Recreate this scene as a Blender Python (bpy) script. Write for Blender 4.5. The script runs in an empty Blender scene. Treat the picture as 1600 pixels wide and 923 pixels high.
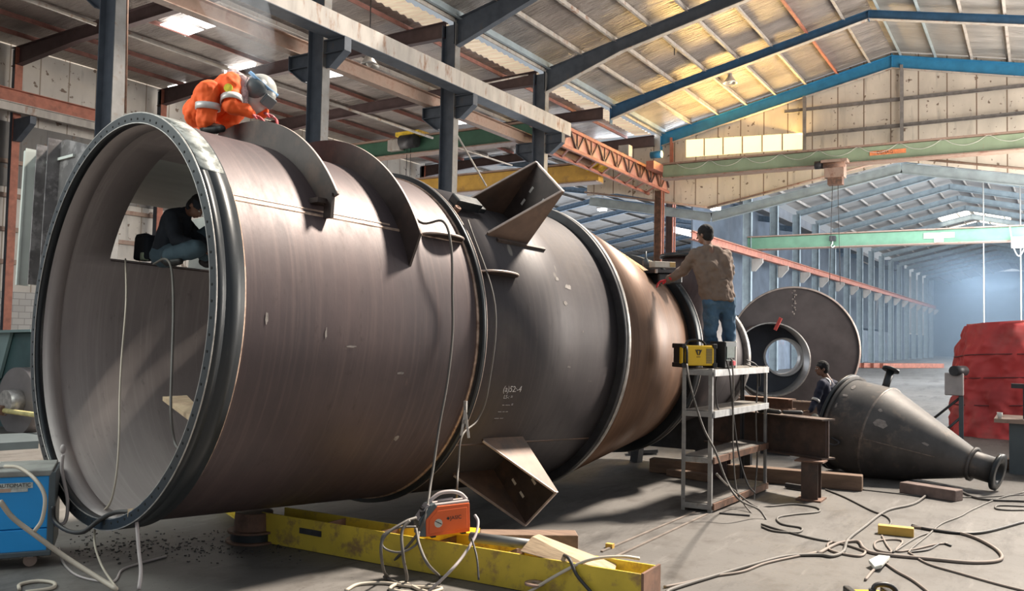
import bpy, bmesh, math, random
from mathutils import Vector, Matrix
random.seed(7)
PI = math.pi
SC = bpy.context.scene
COL = SC.collection

# ------------------------------------------------------------------ camera
FPX, CAMH = 1350.0, 1.95
_ex = Vector((827, 79, FPX)).normalized()
_up = _ex.cross(Vector((1, .02, 0))).normalized()
if _up.y > 0: _up = -_up
_ey = _up.cross(_ex)
if _ey.x > 0: _ey = -_ey
CAM = Vector((0, 0, CAMH))
def cam2w(v): return Vector((_ex.dot(v), _ey.dot(v), _up.dot(v)))
def ray(px, py): return cam2w(Vector(((px-800)/FPX, (py-461)/FPX, 1)))
def P(px, py, d): return CAM+ray(px, py)*d
def fl(px, py, z=0.0): r = ray(px, py); return CAM+r*((z-CAMH)/r.z)
def onX(px, py, X): r = ray(px, py); return CAM+r*(X/r.x)
def onY(px, py, Y): r = ray(px, py); return CAM+r*(Y/r.y)
cd = bpy.data.cameras.new('camera'); cam = bpy.data.objects.new('camera', cd); COL.objects.link(cam)
cd.sensor_width = 36; cd.lens = FPX/1600*36; cd.clip_end = 600; cd.clip_start = .05
R3 = Matrix((cam2w(Vector((1, 0, 0))), cam2w(Vector((0, -1, 0))), cam2w(Vector((0, 0, -1))))).transposed()
cam.matrix_world = Matrix.Translation(CAM) @ R3.to_4x4()
SC.camera = cam

# ------------------------------------------------------------------ light, sky, exposure
SC.view_settings.view_transform = 'Standard'
SC.view_settings.look = 'None'
SC.view_settings.gamma = 1
SC.view_settings.use_curve_mapping = False
SC.view_settings.exposure = 0.2
wd = bpy.data.worlds.new('daylight'); SC.world = wd; wd.use_nodes = True
bg = wd.node_tree.nodes['Background']; bg.inputs[0].default_value = (.86, .93, 1, 1); bg.inputs[1].default_value = .38
def area(name, loc, target, sx, sy, power, col):
    l = bpy.data.lights.new(name, 'AREA'); l.shape = 'RECTANGLE'; l.size = sx; l.size_y = sy; l.energy = power; l.color = col
    o = bpy.data.objects.new(name, l); COL.objects.link(o); o.location = loc
    o.rotation_euler = (Vector(target)-Vector(loc)).to_track_quat('-Z', 'Y').to_euler(); return o
sl = bpy.data.lights.new('sun', 'SUN'); sl.energy = 9.6; sl.angle = math.radians(6); sl.color = (1, .89, .76)
so = bpy.data.objects.new('sun', sl); COL.objects.link(so); so.location = (20, -10, 30)
SUN = Vector((.29, -.13, .405)).normalized()
so.rotation_euler = SUN.to_track_quat('Z', 'Y').to_euler()
area('far_hall_side_fill', (66, -4.2, 5.5), (70, 10, 9), 45, 7, 9000, (.86, .93, 1))  # added fill on the unseen right side, brightens the far roof underside
area('far_hall_top_fill', (105, 5, 10.5), (105, 5, 0), 50, 6, 5500, (.8, .9, 1))  # added overhead lamp that brightens the far hall floor
area('rear_bay_fill', (62, 30, 2.5), (62, 28, 11), 40, 12, 5500, (.85, .92, 1))  # added upward fill, lifts the dark roof of the rear bay
area('gable_window_light', (38.0, 11.3, 10.75), (32, 10.5, 13.6), 5, .8, 620, (1, .64, .2))
area('mid_hall_fill', (46, 5, 11.6), (44, 4, 0), 34, 5, 5500, (.82, .91, 1))  # added overhead fill for the floor beyond the hopper
area('aisle_fill', (24, 27.5, 6.5), (26, 22, 10), 26, 3, 900, (1, .93, .84))  # added fill inside the side bay, lights its roof from below
area('front_fill', (.3, 10.5, 6.5), (4.4, 6.6, .3), 4, 4, 430, (.93, 1, .93))  # added unseen fill for the front left floor and the vessel mouth
area('bay_fill', (30, -4.5, 5), (28, 8, 11), 22, 5, 5200, (1, .93, .84))  # added fill from the right, brightens the main roof and gable wall

# ------------------------------------------------------------------ materials
MATS = {}
def new_mat(name):
    m = bpy.data.materials.new(name); m.use_nodes = True; nt = m.node_tree
    return m, nt, nt.nodes['Principled BSDF']
def nd(nt, typ, **kw):
    n = nt.nodes.new(typ)
    for k, v in kw.items(): setattr(n, k, v)
    return n
def mix_col(nt, fac, a, b):
    n = nd(nt, 'ShaderNodeMix', data_type='RGBA')
    for s, v in ((n.inputs[0], fac), (n.inputs[6], a), (n.inputs[7], b)):
        if isinstance(v, (int, float)): s.default_value = v
        elif isinstance(v, tuple): s.default_value = v+(1,) if len(v) == 3 else v
        else: nt.links.new(v, s)
    return n.outputs[2]
def ramp(nt, src, lo, hi):
    n = nd(nt, 'ShaderNodeMapRange'); n.inputs[1].default_value = lo; n.inputs[2].default_value = hi
    nt.links.new(src, n.inputs[0]); return n.outputs[0]
def noise(nt, vec, scale, detail=3, rough=.55):
    n = nd(nt, 'ShaderNodeTexNoise'); n.inputs['Scale'].default_value = scale
    n.inputs['Detail'].default_value = detail; n.inputs['Roughness'].default_value = rough
    if vec is not None: nt.links.new(vec, n.inputs['Vector'])
    return n.outputs[0]
def coords(nt, scale=(1, 1, 1)):
    t = nd(nt, 'ShaderNodeTexCoord'); m = nd(nt, 'ShaderNodeMapping'); m.inputs['Scale'].default_value = scale
    nt.links.new(t.outputs['Object'], m.inputs[0]); return m.outputs[0]
def bump(nt, b, h, strength, dist=.01):
    n = nd(nt, 'ShaderNodeBump'); n.inputs['Strength'].default_value = strength; n.inputs['Distance'].default_value = dist
    nt.links.new(h, n.inputs['Height']); nt.links.new(n.outputs[0], b.inputs['Normal'])
def mat(name, col, rough=.6, metal=0., var=.25, scale=6., col2=None, t2=(.55, .7), s2=3., stretch=(1, 1, 1), bmp=0., bs=None, emit=None, spec=.5, alpha=None):
    """plain paint/steel/cloth with mottling; col2 = second colour in patches (rust, dirt)."""
    if name in MATS: return MATS[name]
    m, nt, b = new_mat(name); c = coords(nt, stretch)
    n1 = noise(nt, c, scale, 4)
    lo = tuple(x*(1-var) for x in col); hi = tuple(min(1, x*(1+var)) for x in col)
    out = mix_col(nt, ramp(nt, n1, .3, .7), lo, hi)
    if col2:
        n2 = noise(nt, c, s2, 5, .65)
        out = mix_col(nt, ramp(nt, n2, *t2), out, col2)
    nt.links.new(out, b.inputs['Base Color'])
    b.inputs['Roughness'].default_value = rough; b.inputs['Metallic'].default_value = metal
    b.inputs['Specular IOR Level'].default_value = spec
    if bmp: bump(nt, b, noise(nt, c, bs or scale*3, 3), bmp)
    if emit:
        b.inputs['Emission Color'].default_value = emit[0]+(1,); b.inputs['Emission Strength'].default_value = emit[1]
    MATS[name] = m; return m

# ------------------------------------------------------------------ mesh builder
def frame(d, up=Vector((0, 0, 1))):
    d = Vector(d).normalized(); up = Vector(up)
    s = up.cross(d)
    if s.length < 1e-4: s = Vector((1, 0, 0)).cross(d)
    s.normalize(); u = d.cross(s).normalized(); return d, s, u
class MB:
    def __init__(s): s.v = []; s.f = []; s.sm = []; s.mi = []; s.cur = 0
    def add(s, vs, fs, smooth=False):
        o = len(s.v); s.v += [Vector(v) for v in vs]
        for f in fs: s.f.append([i+o for i in f]); s.sm.append(smooth); s.mi.append(s.cur)
    def hexa(s, b, t):   # 4 bottom, 4 top
        s.add(list(b)+list(t), [(3, 2, 1, 0), (4, 5, 6, 7), (0, 1, 5, 4), (1, 2, 6, 5), (2, 3, 7, 6), (3, 0, 4, 7)]); return s
    def box(s, c, size, M=None):
        c = Vector(c); x, y, z = (k/2 for k in size)
        q = [Vector(p) for p in ((-x, -y, -z), (x, -y, -z), (x, y, -z), (-x, y, -z), (-x, -y, z), (x, -y, z), (x, y, z), (-x, y, z))]
        if M is not None: q = [M @ p for p in q]
        s.hexa([c+p for p in q[:4]], [c+p for p in q[4:]]); return s
    def beam(s, p0, p1, w, h, up=(0, 0, 1), off=(0, 0)):
        p0, p1 = Vector(p0), Vector(p1); d, sd, u = frame(p1-p0, up)
        o = sd*off[0]+u*off[1]
        q = [(-w/2, -h/2), (w/2, -h/2), (w/2, h/2), (-w/2, h/2)]
        a = [p0+o+sd*x+u*y for x, y in q]; b = [p1+o+sd*x+u*y for x, y in q]
        s.add(a+b, [(0, 1, 2, 3), (7, 6, 5, 4), (0, 4, 5, 1), (1, 5, 6, 2), (2, 6, 7, 3), (3, 7, 4, 0)]); return s
    def ibeam(s, p0, p1, w, h, tf=.02, tw=.012, up=(0, 0, 1)):
        s.beam(p0, p1, w, tf, up, (0, h/2-tf/2)); s.beam(p0, p1, w, tf, up, (0, -h/2+tf/2)); s.beam(p0, p1, tw, h-2*tf, up); return s
    def zbeam(s, p0, p1, w, h, t=.006, up=(0, 0, 1)):
        s.beam(p0, p1, w, t, up, (w/2, h/2)); s.beam(p0, p1, w, t, up, (-w/2, -h/2)); s.beam(p0, p1, t, h, up); return s
    def tube(s, pts, r, seg=8, closed=False, caps=True):
        pts = [Vector(p) for p in pts]; n = len(pts); rs = r if isinstance(r, (list, tuple)) else [r]*n
        vs = []; prev = None
        for i, p in enumerate(pts):
            a = pts[i-1] if (i or closed) else pts[i]; b = pts[(i+1) % n] if (i < n-1 or closed) else pts[i]
            d = (b-a)
            if d.length < 1e-7: d = Vector((0, 0, 1))
            d.normalize()
            if prev is None:
                prev = d.orthogonal().normalized()
            u = (prev-d*prev.dot(d))
            if u.length < 1e-5: u = d.orthogonal()
            u.normalize(); w = d.cross(u); prev = u
            vs += [p+(u*math.cos(2*PI*k/seg)+w*math.sin(2*PI*k/seg))*rs[i] for k in range(seg)]
        fs = []
        for i in range(n if closed else n-1):
            j = (i+1) % n
            for k in range(seg): l = (k+1) % seg; fs.append((i*seg+k, i*seg+l, j*seg+l, j*seg+k))
        if caps and not closed: fs += [tuple(range(seg))[::-1], tuple(range((n-1)*seg, n*seg))]
        s.add(vs, fs, True); return s
    def lathe(s, c, d, prof, seg=64, up=(0, 0, 1), a0=0., a1=360., close=False, smooth=True):
        """prof: list of (axial, radius); angles in degrees around axis d; close joins last profile point to the first"""
        c = Vector(c); d, sd, u = frame(d, up); full = abs(a1-a0) >= 359.9
        n = seg if full else seg+1; vs = []
        for k in range(n):
            t = math.radians(a0+(a1-a0)*k/seg); e = sd*math.cos(t)+u*math.sin(t)
            vs += [c+d*a+e*r for a, r in prof]
        m = len(prof); fs = []
        for k in range(seg):
            l = (k+1) % n
            for i in range(m if close else m-1):
                j = (i+1) % m; fs.append((k*m+i, k*m+j, l*m+j, l*m+i))
        s.add(vs, fs, smooth)
        if close and not full: s.add([vs[i] for i in range(m)], [tuple(range(m))]); s.add([vs[(n-1)*m+i] for i in range(m)], [tuple(range(m))[::-1]])
        return s
    def cyl(s, p0, p1, r, seg=24, r1=None):
        p0, p1 = Vector(p0), Vector(p1); L = (p1-p0).length; r1 = r if r1 is None else r1
        d, sd, u = frame(p1-p0); vs = []
        for p, q in ((p0, r), (p1, r1)): vs += [p+(sd*math.cos(2*PI*k/seg)+u*math.sin(2*PI*k/seg))*q for k in range(seg)]
        s.add(vs, [(k, (k+1) % seg, seg+(k+1) % seg, seg+k) for k in range(seg)], True)
        s.add(vs, [tuple(range(seg))[::-1], tuple(range(seg, 2*seg))]); return s
    def prism(s, poly, n, t, center=True):
        """planar polygon (world pts) thickened along n by t"""
        n = Vector(n).normalized(); poly = [Vector(p) for p in poly]; k = len(poly)
        a = [p-n*t*(.5 if center else 0) for p in poly]; b = [p+n*t*(.5 if center else 1) for p in poly]
        s.add(a+b, [tuple(range(k))[::-1], tuple(range(k, 2*k))]+[(i, (i+1) % k, k+(i+1) % k, k+i) for i in range(k)]); return s
    def ell(s, c, r, M=None, seg=16, rings=10):
        c = Vector(c); vs = []
        for i in range(rings+1):
            t = PI*i/rings
            for k in range(seg):
                a = 2*PI*k/seg; p = Vector((r[0]*math.sin(t)*math.cos(a), r[1]*math.sin(t)*math.sin(a), r[2]*math.cos(t)))
                vs.append(c+(M @ p if M is not None else p))
        s.add(vs, [(i*seg+k, (i+1)*seg+k, (i+1)*seg+(k+1) % seg, i*seg+(k+1) % seg) for i in range(rings) for k in range(seg)], True); return s
    def cap(s, p0, p1, r0, r1=None, seg=12):
        """closed round-ended tapered limb"""
        p0, p1 = Vector(p0), Vector(p1); r1 = r0 if r1 is None else r1; d = p1-p0
        if d.length < 1e-5: return s.ell(p0, (r0, r0, r0))
        dn = d.normalized(); pts = []; rs = []
        for t in (-.998, -.9, -.65, -.35, 0): pts.append(p0+dn*r0*t); rs.append(r0*math.sqrt(max(1-t*t, 0)))
        for t in (0, .35, .65, .9, .998): pts.append(p1+dn*r1*t); rs.append(r1*math.sqrt(max(1-t*t, 0)))
        return s.tube(pts, rs, seg)
    def build(s, name, mats, parent=None, bevel=0., sub=0, kind=None):
        me = bpy.data.meshes.new(name)
        vs = s.v
        if parent is not None:
            inv = world(parent).inverted(); vs = [inv @ v for v in vs]
        me.from_pydata([tuple(v) for v in vs], [], s.f)
        for p, q, r in zip(me.polygons, s.sm, s.mi): p.use_smooth = q; p.material_index = r
        if not isinstance(mats, (list, tuple)): mats = [mats]
        for m in mats: me.materials.append(m)
        me.validate(clean_customdata=False)
        bm = bmesh.new(); bm.from_mesh(me); bmesh.ops.remove_doubles(bm, verts=bm.verts, dist=1e-5)
        bmesh.ops.recalc_face_normals(bm, faces=bm.faces); bm.to_mesh(me); bm.free()
        o = bpy.data.objects.new(name, me); COL.objects.link(o)
        if parent is not None: o.parent = parent
        if bevel:
            b = o.modifiers.new('bevel', 'BEVEL'); b.width = bevel; b.segments = 2; b.limit_method = 'ANGLE'
        if kind: o['kind'] = kind
        return o
_W = {}
def world(o): return _W.get(o.name) or (_W.get(o.parent.name) if o.parent else None) or (world(o.parent) if o.parent else Matrix.Identity(4))
def thing(name, label, cat, loc=(0, 0, 0), M=None, group=None):
    o = bpy.data.objects.new(name, None); COL.objects.link(o); o.empty_display_size = .2
    W = (M.to_4x4() if M is not None else Matrix.Identity(4)); W = Matrix.Translation(Vector(loc)) @ W
    o.matrix_world = W; _W[o.name] = W
    o['label'] = label; o['category'] = cat
    if group: o['group'] = group
    return o
def tag(o, label, cat, group=None):
    o['label'] = label; o['category'] = cat
    if group: o['group'] = group
    return o
def struct(o): o['kind'] = 'structure'; return o
def copy_tree(o, M, label, group=None):
    """copy a thing with parts and sub-parts, M = new world matrix of the thing"""
    def rec(s, par):
        c = s.copy(); COL.objects.link(c)
        if par is not None: c.parent = par
        for ch in s.children: rec(ch, c)
        return c
    r = rec(o, None); r.matrix_world = M; _W[r.name] = M; r['label'] = label
    if group: r['group'] = group
    return r
def spline(pts, n=8):
    pts = [Vector(p) for p in pts]; out = []
    q = [pts[0]*2-pts[1]]+pts+[pts[-1]*2-pts[-2]]
    for i in range(1, len(q)-2):
        a, b, c, d = q[i-1:i+3]
        for k in range(n):
            t = k/n; out.append(.5*((2*b)+(c-a)*t+(2*a-5*b+4*c-d)*t*t+(3*b-a-3*c+d)*t**3))
    out.append(pts[-1]); return out
def text(name, body, loc, xdir, zdir, size, m, parent=None, extrude=.001):
    cu = bpy.data.curves.new(name, 'FONT'); cu.body = body; cu.size = size; cu.align_x = 'CENTER'; cu.align_y = 'CENTER'; cu.extrude = extrude
    tmp = bpy.data.objects.new('tmp', cu); COL.objects.link(tmp)
    me = bpy.data.meshes.new_from_object(tmp.evaluated_get(bpy.context.evaluated_depsgraph_get())); bpy.data.objects.remove(tmp)
    x = Vector(xdir).normalized(); y = Vector(zdir); y = (y-x*y.dot(x)).normalized(); z = x.cross(y)
    R = Matrix((x, y, z)).transposed().to_4x4(); W = Matrix.Translation(Vector(loc)) @ R
    if parent is not None: W = world(parent).inverted() @ W
    me.transform(W); me.materials.clear(); me.materials.append(m)
    o = bpy.data.objects.new(name, me); COL.objects.link(o)
    if parent is not None: o.parent = parent
    return o
ORD = ['first', 'second', 'third', 'fourth', 'fifth', 'sixth', 'seventh', 'eighth', 'ninth', 'tenth', 'eleventh', 'twelfth', 'thirteenth', 'fourteenth', 'fifteenth', 'sixteenth']
# ------------------------------------------------------------------ hall materials
X1, SPC = 10.1, 5.64
FX = [X1+SPC*i for i in range(6)]          # frame lines along the hall, last one carries the gable
ROW = 15.5
mSlate = mat('slate_paint', (.085, .10, .125), .55, .1, .2, 3, (.12, .1, .09), (.6, .75))
mCream = mat('old_cream_paint', (.40, .37, .34), .6, .1, .2, 3, (.24, .13, .08), (.55, .7), 4, (1, 1, .3))
mRed = mat('red_oxide', (.40, .15, .10), .65, .05, .2, 4, (.24, .1, .07), (.5, .7))
mRedD = mat('dull_red_oxide', (.24, .105, .085), .65, .05, .25, 4)
mMaroon = mat('dark_oxide', (.085, .055, .055), .6, .1, .2, 3)
mBlueD = mat('dark_blue_paint', (.035, .10, .19), .5, .1, .2, 3)
mBlue = mat('blue_paint', (.03, .21, .40), .45, .1, .15, 3)
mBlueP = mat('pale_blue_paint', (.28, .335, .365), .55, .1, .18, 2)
mTan = mat('tan_paint', (.34, .24, .19), .6, .1, .2, 3, (.2, .1, .07), (.5, .7))
mGreen = mat('crane_green', (.29, .37, .25), .5, .1, .12, 2, (.33, .28, .2), (.62, .75), 5, (1, 1, .4))
mGreenD = mat('crane_green_dark', (.05, .13, .085), .5, .1, .12, 2)
mYelC = mat('crane_yellow', (.55, .32, .06), .5, .1, .15, 2, (.3, .17, .06), (.55, .75))
mDark = mat('dark_steel', (.045, .045, .05), .5, .3, .3, 6)
mBlack = mat('black_plastic', (.02, .02, .022), .45, 0, .2, 5)
mWhite = mat('white_paint', (.75, .74, .7), .5, 0, .08, 3)
mGlow = mat('lamp_tube', (1, 1, 1), .4, emit=((.85, .93, 1), 9))
mRust = mat('rusted_steel', (.20, .11, .075), .7, .2, .3, 5, (.11, .07, .055), (.45, .65), 6)

def foil(name, base, bstr, warm):
    m, nt, b = new_mat(name)
    c = coords(nt, (1.2, .35, 1)); c2 = coords(nt, (7, .9, 1)); c3 = coords(nt, (1, 1, 1))
    n = noise(nt, c, 1.0, 3); n2 = noise(nt, c2, 1.6, 4, .65); n3 = noise(nt, c3, .35, 2)
    col = mix_col(nt, ramp(nt, n, .35, .65), tuple(x*.72 for x in base), tuple(x*1.2 for x in base))
    col = mix_col(nt, ramp(nt, n3, .52, .7), col, warm)
    nt.links.new(col, b.inputs['Base Color']); b.inputs['Metallic'].default_value = .55; b.inputs['Roughness'].default_value = .38
    n5 = noise(nt, coords(nt, (2.4, .4, 1)), 1.3, 4, .6); ad = nd(nt, 'ShaderNodeMath', operation='ADD'); nt.links.new(n2, ad.inputs[0]); nt.links.new(n5, ad.inputs[1]); bump(nt, b, ad.outputs[0], bstr, .3); MATS[name] = m; return m
mFoil = foil('foil_insulation', (.40, .355, .33), 1.0, (.50, .45, .40))
mFoilR = foil('foil_insulation_smooth', (.52, .49, .46), .5, (.46, .42, .38))

def panel_mat(name, col, pitch, axis, dirt=(.18, .13, .1), seam=(.2, .14, .1)):
    """cladding sheets: seams every pitch metres along axis, rust spots"""
    m, nt, b = new_mat(name); t = nd(nt, 'ShaderNodeTexCoord'); s = nd(nt, 'ShaderNodeSeparateXYZ'); nt.links.new(t.outputs['Object'], s.inputs[0])
    d = nd(nt, 'ShaderNodeMath', operation='DIVIDE'); nt.links.new(s.outputs[axis], d.inputs[0]); d.inputs[1].default_value = pitch
    f = nd(nt, 'ShaderNodeMath', operation='FRACT'); nt.links.new(d.outputs[0], f.inputs[0])
    g = nd(nt, 'ShaderNodeMath', operation='LESS_THAN'); nt.links.new(f.outputs[0], g.inputs[0]); g.inputs[1].default_value = .045
    n1 = noise(nt, coords(nt, (1, 1, .5)), .9, 4); n2 = noise(nt, coords(nt, (1, 1, 1)), 4.5, 3, .5); n3 = noise(nt, coords(nt, (1.5, 1.5, .25)), 2.2, 3)
    o = mix_col(nt, ramp(nt, n1, .35, .65), tuple(x*.78 for x in col), col)
    o = mix_col(nt, ramp(nt, n3, .58, .75), o, tuple(x*.6 for x in col))
    o = mix_col(nt, ramp(nt, n2, .64, .69), o, dirt)
    o = mix_col(nt, g.outputs[0], o, seam)
    nt.links.new(o, b.inputs['Base Color']); b.inputs['Roughness'].default_value = .6; MATS[name] = m; return m
mClad = panel_mat('cream_cladding', (.66, .59, .51), 1.05, 1)
mCladX = panel_mat('cream_cladding_side', (.62, .58, .53), 1.05, 0, seam=(.3, .25, .2))
mSheet = panel_mat('grey_roof_sheet', (.20, .19, .18), .9, 0, seam=(.13, .12, .12))

# floor
def floor_mat():
    m, nt, b = new_mat('concrete_floor'); c = coords(nt)
    n1 = noise(nt, c, .35, 4, .6); n2 = noise(nt, c, 2.4, 5, .7); n3 = noise(nt, coords(nt, (.5, 3, 1)), 1.6, 4, .7); n4 = noise(nt, c, 22, 3, .6)
    o = mix_col(nt, ramp(nt, n1, .3, .7), (.088, .082, .076), (.150, .140, .130))
    o = mix_col(nt, ramp(nt, n2, .5, .72), o, (.072, .062, .054))
    o = mix_col(nt, ramp(nt, n3, .58, .72), o, (.165, .155, .145))
    o = mix_col(nt, ramp(nt, n4, .62, .70), o, (.075, .065, .06)); n5 = noise(nt, coords(nt, (.3, 1.2, 1)), 1.1, 6, .75); o = mix_col(nt, ramp(nt, n5, .52, .64), o, (.055, .049, .045))
    nt.links.new(o, b.inputs['Base Color']); b.inputs['Roughness'].default_value = .62
    bump(nt, b, n2, .25, .02); return m
fb = MB(); fb.box((90, 10, -.1), (240, 90, .2)); struct(fb.build('floor', floor_mat()))

# ------------------------------------------------------------------ roof sheets and walls
def rz(y):   # underside line of the main roof rafters' top edge
    return 13.86-.2215*abs(y-5.2)
XR0, XG = 19.0, FX[5]+.25
def sheet(name, pts, m, t=.03, n=(0, 0, 1)):
    b = MB(); b.prism(pts, n, t, False); return struct(b.build(name, m))
def rp(x, y, dz=.24): return (x, y, rz(y)+dz)
sheet('ceiling', [rp(XR0, 5.2), rp(XG, 5.2), rp(XG, 15.7), rp(XR0, 15.7)], mFoil)
sheet('ceiling', [rp(XR0+4, -5.2), rp(XG, -5.2), rp(XG, 5.2), rp(XR0+4, 5.2)], mFoilR)
def az(y): return 11.62-.022*(y-15.5)
sheet('ceiling', [(6.5, 16.7, az(17.1)+.22), (XG, 16.7, az(17.1)+.22), (XG, 29.9, az(29.9)+.22), (6.5, 29.9, az(29.9)+.22)], mFoil)
# corrugated strip between the two roofs, its sunlight put in as a weak glow
mStrip = mat('sheet_with_sun_glow', (.8, .66, .5), .5, emit=((1, .8, .58), .28), var=.3, scale=5, stretch=(3, .3, 1))
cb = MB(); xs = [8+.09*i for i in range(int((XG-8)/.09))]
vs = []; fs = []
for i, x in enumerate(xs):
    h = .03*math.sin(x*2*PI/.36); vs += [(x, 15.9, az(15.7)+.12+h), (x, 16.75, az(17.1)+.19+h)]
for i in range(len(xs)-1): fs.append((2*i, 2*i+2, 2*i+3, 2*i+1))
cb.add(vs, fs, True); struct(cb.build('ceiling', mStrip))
# skylights in the side roof
mSky = mat('skylight_panel', (1, 1, 1), .5, emit=((1, .98, .95), 5), var=.05)
def skylight(name, px):
    z = az(20)+.02; q = [fl(x, y, z) for x, y in px]; b = MB(); b.prism(q, (0, 0, 1), .02); o = struct(b.build(name, mSky)); return o
for i, q in enumerate([[(250, 38), (272, 30), (318, 46), (290, 56)], [(286, 27), (308, 20), (348, 37), (323, 44)], [(503, 106), (528, 104), (545, 116), (505, 122)],
                       [(706, 182), (722, 184), (730, 192), (706, 195)], [(352, 105), (400, 98), (398, 108), (350, 116)], [(262, 134), (290, 128), (288, 138), (262, 140)]]):
    skylight('window_%d' % (i+1), q)
# left wall: block base and cladding above
m, nt, b = new_mat('concrete_block'); br = nd(nt, 'ShaderNodeTexBrick'); t = nd(nt, 'ShaderNodeTexCoord'); mp = nd(nt, 'ShaderNodeMapping')
mp.inputs['Rotation'].default_value = (PI/2, 0, 0); nt.links.new(t.outputs['Object'], mp.inputs[0]); nt.links.new(mp.outputs[0], br.inputs[0])
br.inputs['Scale'].default_value = 1; br.inputs['Brick Width'].default_value = .42; br.inputs['Row Height'].default_value = .22; br.inputs['Mortar Size'].default_value = .012
for i, c in ((1, (.42, .41, .40)), (2, (.50, .49, .47)), (3, (.28, .27, .26))): br.inputs[i].default_value = c+(1,)
nt.links.new(br.outputs[0], b.inputs['Base Color']); b.inputs['Roughness'].default_value = .8; mBlock = m
b = MB(); b.box((22, 29.9, 1.55), (34, .2, 3.1)); struct(b.build('wall_left', mBlock))
b = MB(); b.box((22, 29.95, 7.4), (34, .06, 8.6)); struct(b.build('wall_left', mCladX))
b = MB(); b.box((22, 29.86, 7.75), (34, .05, 2.2)); struct(b.build('wall_left', mSheet))
# gable partition, lower edge stepping down between the two lower roofs
g = [(-5.2, 7.6), (.5, 8.55), (4.9, 9.45), (13.0, 7.95), (17.7, 9.0), (19.3, 9.0), (19.3, 11.6), (15.6, 11.7), (5.2, rz(5.2)+.2), (-5.2, rz(-5.2)+.2)]
b = MB(); b.prism([(FX[5]+.16, y, z) for y, z in g], (1, 0, 0), .05, False); struct(b.build('wall_back', mClad))
mTrans = mat('yellow_daylight_sheet', (1, .85, .5), .5, emit=((1, .80, .45), 1.15), var=.15, scale=3)
q0, q1, q2, q3 = [onX(x, y, FX[5]+.13) for x, y in ((1072, 218), (1255, 207), (1255, 232), (1072, 245))]
b = MB(); b.prism([q0, q1, q2, q3], (1, 0, 0), .02); w = struct(b.build('window_9', mTrans))
for k in range(1, 6):
    b = MB(); b.beam(q0.lerp(q1, k/6)-Vector((.03, 0, 0)), q3.lerp(q2, k/6)-Vector((.03, 0, 0)), .05, .03, (1, 0, 0)); b.build('glazing_bar', mTan, w)
# gable girts and posts
mGirt = mat('girt_grey', (.20, .185, .18), .6, .1, .25, 4)
def gable_girt(y0, z0, y1, z1, i):
    b = MB(); b.zbeam((FX[5]+.05, y0, z0), (FX[5]+.05, y1, z1), .08, .16)
    tag(b.build('wall_girt', mGirt), 'horizontal steel girt on the cream gable wall, %s from the top' % ORD[i], 'beam', 'gable wall girts')
gable_girt(9.6, 12.05, -5, 11.95, 0); gable_girt(8.7, 10.92, -5, 10.92, 1)
for i, (px, z0, z1) in enumerate(((1257, 9.7, 12.6), (1409, 9.7, 13.4), (1050, 9.6, 11.4))):
    p = onX(px, 180, FX[5]-.05); b = MB(); b.ibeam((p.x, p.y, z0), (p.x, p.y, z1), .12, .16, up=(1, 0, 0))
    tag(b.build('wall_post', mGirt if i != 2 else mRed), ['brown post right of the yellow lit window strip in the gable wall', 'grey post under the roof ridge on the gable wall', 'orange post at the left foot of the gable rafter'][i], 'post')

# ------------------------------------------------------------------ frames
def rafter_parts(root, X, pts, dep, m, mf, w=.22):
    """pts top-edge points (y,z), dep matching depths"""
    n = len(pts); top = [Vector((X, y, z)) for y, z in pts]; bot = [Vector((X, y, z-d)) for (y, z), d in zip(pts, dep)]
    for i in range(n-1):
        b = MB(); b.prism([top[i], top[i+1], bot[i+1], bot[i]], (1, 0, 0), .014)
        b.beam(top[i], top[i+1], w, .02, (0, 0, 1)); b.build('rafter_web', m, root)
        c = MB(); c.beam(bot[i], bot[i+1], w, .02, (0, 0, 1)); c.build('bottom_flange', mf, root)
FM = [None, None, (mSlate, mSlate), (mSlate, mCream), (mBlueD, mCream), (mBlue, mCream)]
nm = {2: 'dark grey roof frame rising from the column beside the raised bracket plates to the top of the picture',
      3: 'dark slate roof frame with deep haunch on the column left of the orange lattice girder',
      4: 'dark blue roof frame nearest in front of the bright blue one',
      5: 'bright blue roof frame against the cream gable wall'}
for i in (2, 3, 4, 5):
    X = FX[i]; r = thing('roof_frame', nm[i], 'roof frame', (X, 15.5, rz(15.5)-.5), group=None)
    L = [(15.3, rz(15.3)), (12.3, rz(12.3)), (5.2, rz(5.2))]; R_ = [(5.2, rz(5.2)), (-2, rz(-2)), (-5, rz(-5))]
    if i == 5: L = [(15.3, rz(15.3)), (10, rz(10)), (5.2, rz(5.2))]
    d = [.85, .46, .42] if i in (2, 3) else ([.55, .34, .3] if i == 4 else [.55, .5, .52])
    rafter_parts(r, X, L, d, *FM[i]); rafter_parts(r, X, R_, [d[2], d[2], d[0]], *FM[i])
    b = MB(); b.box((X, 5.2, rz(5.2)-.2), (.2, .02, d[2]+.05)); b.build('ridge_plate', FM[i][0], r)
    b = MB(); b.box((X, 15.32, rz(15.3)-.35), (.24, .03, .8)); b.build('end_plate', FM[i][0], r)
# side-bay rafters (dark oxide)
for i in range(0, 6):
    X = FX[i]; r = thing('side_rafter', 'dark red roof beam over the left side bay, %s from the left' % ORD[i], 'roof beam', (X, 22, 11), group='side bay roof beams')
    rafter_parts(r, X, [(29.6, az(29.6)), (26, az(26)), (18.5, az(18.5)), (15.7, az(15.7))], [.62, .42, .42, .5], mMaroon, mMaroon)
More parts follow.
